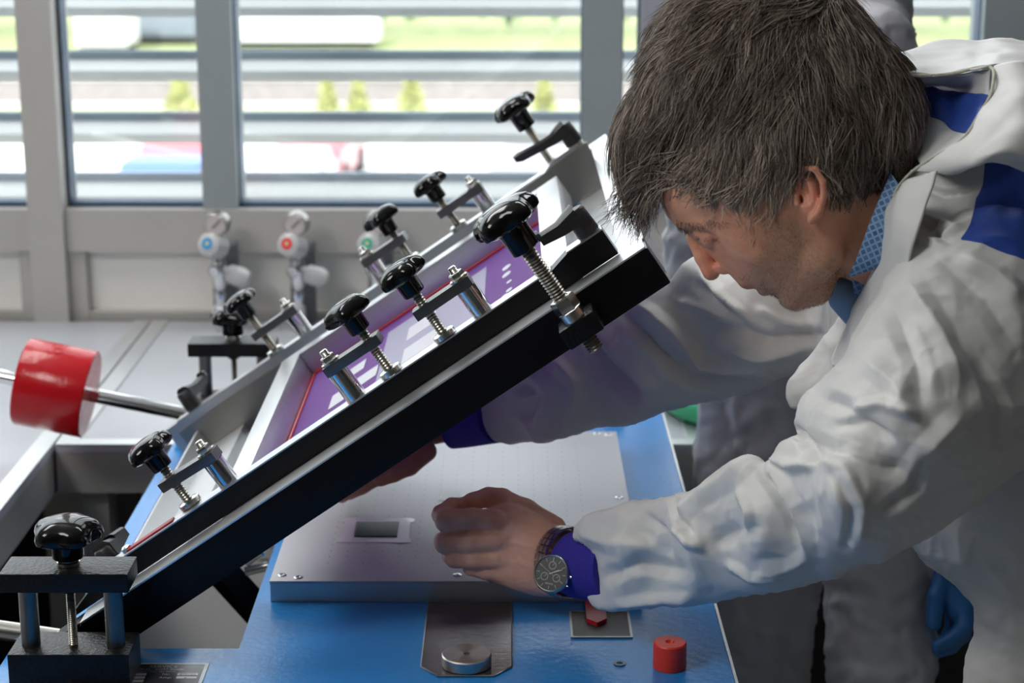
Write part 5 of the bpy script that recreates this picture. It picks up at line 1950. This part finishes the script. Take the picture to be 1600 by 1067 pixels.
# ================================================================== WATCH
wc_ = at(862, 896, 1.968)
wn_ = (-FW * 0.90 - RT * 0.38 + UP * 0.22)
wn_ = Vector(wn_).normalized()
wu = Vector(UP * 0.97 + RT * 0.12)
wu = (wu - wn_ * wu.dot(wn_)).normalized()
wr = wu.cross(wn_)
WMx = Matrix(((wr.x, wu.x, wn_.x, wc_[0]), (wr.y, wu.y, wn_.y, wc_[1]), (wr.z, wu.z, wn_.z, wc_[2]), (0, 0, 0, 1)))
wa_ = thing('wristwatch', 'steel chronograph wristwatch with black dial on the wrist by the blue cuff', 'watch')
wa_.matrix_world = WMx
MB().lathe([(0.015, -0.008), (0.0195, -0.006), (0.0205, -0.002), (0.0203, 0.001), (0.0190, 0.0026), (0.0180, 0.0022), (0.0180, 0.0016)], 64, capped=False).build('case', ZINC, wa_)
dial = MB().lathe([(0.0182, 0.0012), (0.0182, 0.0016)], 64).build('dial', mat('watch_dial', (0.016, 0.018, 0.020), 0.3), wa_)
MK = mat('dial_markings', (0.36, 0.37, 0.37), 0.3, 0.3)
mk = MB()
for k in range(12):
    mk.box(-0.00022, 0.00022, 0.0130, 0.0168, 0.0017, 0.0021, T(rz=rad(30 * k)))
mk.build('hour_marks', MK, dial)
for (x, y) in [(0, 0.0085), (-0.0068, -0.004), (0.0068, -0.004)]:
    sd_ = MB().lathe([(0.0042, 0.0016), (0.0042, 0.0019), (0.0038, 0.0019), (0.0038, 0.0016)], 32, T(x, y, 0), capped=False)
    for k in range(12):
        sd_.box(-0.00012, 0.00012, 0.0029, 0.0036, 0.0017, 0.0019, T(x, y, 0, rz=rad(30 * k)))
    sd_.box(-0.0002, 0.0002, 0, 0.003, 0.0019, 0.0021, T(x, y, 0, rz=rad(-40 - 500 * x)))
    sd_.build('subdial', MK, dial)
hd_ = MB().box(-0.0005, 0.0005, -0.002, 0.0095, 0.0022, 0.0025, T(rz=rad(-62))).box(-0.0004, 0.0004, -0.002, 0.013, 0.0026, 0.0028, T(rz=rad(-66))).box(-0.00015, 0.00015, -0.004, 0.0145, 0.0029, 0.0030, T(rz=rad(60)))
hd_.build('hands', MK, dial)
tx = text('BERING', 0.0026, T(0, -0.0118, 0.0018), MK, 'lettering', dial, align='CENTER')
for k in (-1, 0, 1):
    MB().cyl(0.0013 if k else 0.0018, 0.0195, 0.0225, T(0, 0, -0.002) @ T(rz=rad(28 * k)) @ T(ry=rad(90)), 14).build('pusher', ZINC, wa_)
# bracelet links round the wrist
cen = at(884, 878, 2.024)
axv = Vector(at(925, 884, 1.985) - at(870, 874, 2.04)).normalized()
e1v = Vector(UP)
e1v = (e1v - axv * e1v.dot(axv)).normalized()
e2v = axv.cross(e1v)
if e2v.dot(Vector(FW)) > 0:
    e2v = -e2v
LINK = mat('bracelet_link', (0.45, 0.43, 0.42), 0.25, 1.0)
wi = WMx.inverted()
for k in range(22):
    an = rad(-48 + k * 12.6)
    ra, rb = 0.0375, 0.0335
    p = Vector(cen) + e1v * math.cos(an) * ra + e2v * math.sin(an) * rb
    if (p - Vector(wc_)).length < 0.021:
        continue
    nrm = (e1v * math.cos(an) / ra + e2v * math.sin(an) / rb).normalized()
    tg_ = axv.cross(nrm)
    R_ = Matrix(((axv.x, tg_.x, nrm.x, p.x), (axv.y, tg_.y, nrm.y, p.y), (axv.z, tg_.z, nrm.z, p.z), (0, 0, 0, 1)))
    b = MB().box(-0.0100, -0.0036, -0.0036, 0.0036, -0.0013, 0.0013, bev=0.0005).box(-0.0034, 0.0034, -0.0040, 0.0032, -0.0014, 0.0016, bev=0.0005).box(0.0036, 0.0100, -0.0036, 0.0036, -0.0013, 0.0013, bev=0.0005)
    o = b.build('bracelet_link', LINK, wa_)
    o.matrix_local = wi @ R_

# ================================================================== TWO PEOPLE BEHIND
def standing(name_label, d0, poly, chains, hands, root, m, head, zc=((0, 0, 0),), amp=0.75):
    t = thing('person', name_label, 'person', root)
    lo = (min(p[0] for p in poly) - 60, min(p[1] for p in poly) - 40, -260)
    hi = (max(p[0] for p in poly) + 90, 1560, 260)
    f = Field(lo, hi, 7, d0)
    f.pillow(poly, amp, z=zc, k=6, curve=2)
    for ch in chains:
        f.chain(ch, 14)
    V, Q = f.mesh(2)
    N = normals(V, Q)
    V = V + N * (crumple(V, 48, 6.5) + crumple(V, 18, 2.0))[:, None]
    parts = []
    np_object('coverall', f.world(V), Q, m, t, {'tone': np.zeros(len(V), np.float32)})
    hfld = Field((head[0] - 150, head[1] - 160, -130), (head[0] + 130, head[1] + 220, 130), 6, d0)
    hx, hy = head
    hfld.ell((hx, hy, 0), (98, 118, 84), 0, 8)
    hfld.ell((hx - 26, hy + 72, 0), (62, 58, 62), 0, 16)
    hfld.cap((hx, hy + 70, 0), (hx + 8, hy + 190, 0), 50, 58, 14)
    for s in (-1, 1):
        hfld.ell((hx - 82, hy + 12, 32 * s), (20, 14, 18), 0, 8, carve=True)
        hfld.ell((hx - 72, hy + 13, 32 * s), (15, 13, 14), 0, 4)
        hfld.ell((hx + 12, hy + 18, 84 * s), (17, 30, 10), 0, 4)
    hfld.cap((hx - 92, hy + 12, 0), (hx - 106, hy + 46, 0), 9, 14, 8)
    hfld.cap((hx - 70, hy + 76, -18), (hx - 70, hy + 76, 18), 5, 5, 5)
    a, b = hfld.mesh(2)
    parts.append((hfld.world(a), b, np.tile(np.array([0.40, 0.20, 0.13], np.float32), (len(a), 1))))
    merge_skin('body', parts, t)
    hr = Field((hx - 150, hy - 170, -130), (hx + 130, hy + 120, 130), 6, d0)
    hr.ell((hx + 10, hy - 14, 0), (106, 120, 94), 0, 0)
    hr.ell((hx - 85, hy + 66, 0), (84, 98, 140), 0, 4, carve=True)
    hr.ell((hx + 30, hy + 110, 0), (90, 62, 140), 0, 4, carve=True)
    a, b = hr.mesh(2)
    np_object('hair', hr.world(a), b, HAIRB, t)
    return t, f


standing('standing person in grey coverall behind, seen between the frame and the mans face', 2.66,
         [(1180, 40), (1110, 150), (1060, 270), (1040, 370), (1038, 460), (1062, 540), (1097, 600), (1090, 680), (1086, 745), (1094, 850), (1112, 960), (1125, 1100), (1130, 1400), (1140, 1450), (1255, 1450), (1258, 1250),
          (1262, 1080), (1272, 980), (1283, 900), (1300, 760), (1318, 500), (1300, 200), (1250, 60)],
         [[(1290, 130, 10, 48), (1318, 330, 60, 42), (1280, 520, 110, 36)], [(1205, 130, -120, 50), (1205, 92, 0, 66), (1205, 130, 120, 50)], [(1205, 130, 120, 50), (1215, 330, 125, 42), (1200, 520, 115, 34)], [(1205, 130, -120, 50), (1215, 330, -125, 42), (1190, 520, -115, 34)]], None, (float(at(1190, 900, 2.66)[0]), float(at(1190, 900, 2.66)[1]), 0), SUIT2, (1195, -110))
cp, cfld = standing('standing person in crumpled coverall wearing a blue glove, behind the leaning man', 2.46,
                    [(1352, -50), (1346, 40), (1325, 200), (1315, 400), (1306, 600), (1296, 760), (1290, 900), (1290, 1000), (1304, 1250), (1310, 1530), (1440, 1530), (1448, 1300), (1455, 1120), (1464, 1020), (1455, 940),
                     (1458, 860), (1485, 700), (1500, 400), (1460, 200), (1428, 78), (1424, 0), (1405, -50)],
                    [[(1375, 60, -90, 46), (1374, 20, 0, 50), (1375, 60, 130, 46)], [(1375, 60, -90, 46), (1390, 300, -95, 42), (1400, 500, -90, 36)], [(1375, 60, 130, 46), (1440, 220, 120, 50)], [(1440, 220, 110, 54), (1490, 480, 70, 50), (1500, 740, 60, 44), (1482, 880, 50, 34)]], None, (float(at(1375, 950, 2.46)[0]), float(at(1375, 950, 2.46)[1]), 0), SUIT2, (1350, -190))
gf = Field((1400, 840, -80), (1570, 1060, 160), 3, 2.46)
gf.chain([(1482, 868, 55, 26), (1484, 905, 60, 25), (1500, 948, 66, 26)], 10)
gf.chain([(1476, 892, 72, 16), (1463, 932, 86, 14), (1459, 974, 90, 12.5)], 5)
gf.chain([(1508, 950, 76, 17), (1508, 978, 84, 14), (1490, 996, 84, 13), (1466, 1008, 82, 11)], 4)
gf.chain([(1504, 960, 56, 17), (1504, 990, 62, 14), (1486, 1010, 62, 12), (1468, 1018, 60, 10)], 4)
gf.chain([(1498, 962, 36, 16), (1494, 994, 42, 13), (1478, 1010, 42, 11), (1466, 1016, 40, 10)], 4)
gf.chain([(1490, 958, 18, 14), (1486, 986, 22, 11), (1474, 1000, 22, 10)], 4)
GV, GQ = gf.mesh(2)
np_object('glove', gf.world(GV), GQ, GLOVE, cp)
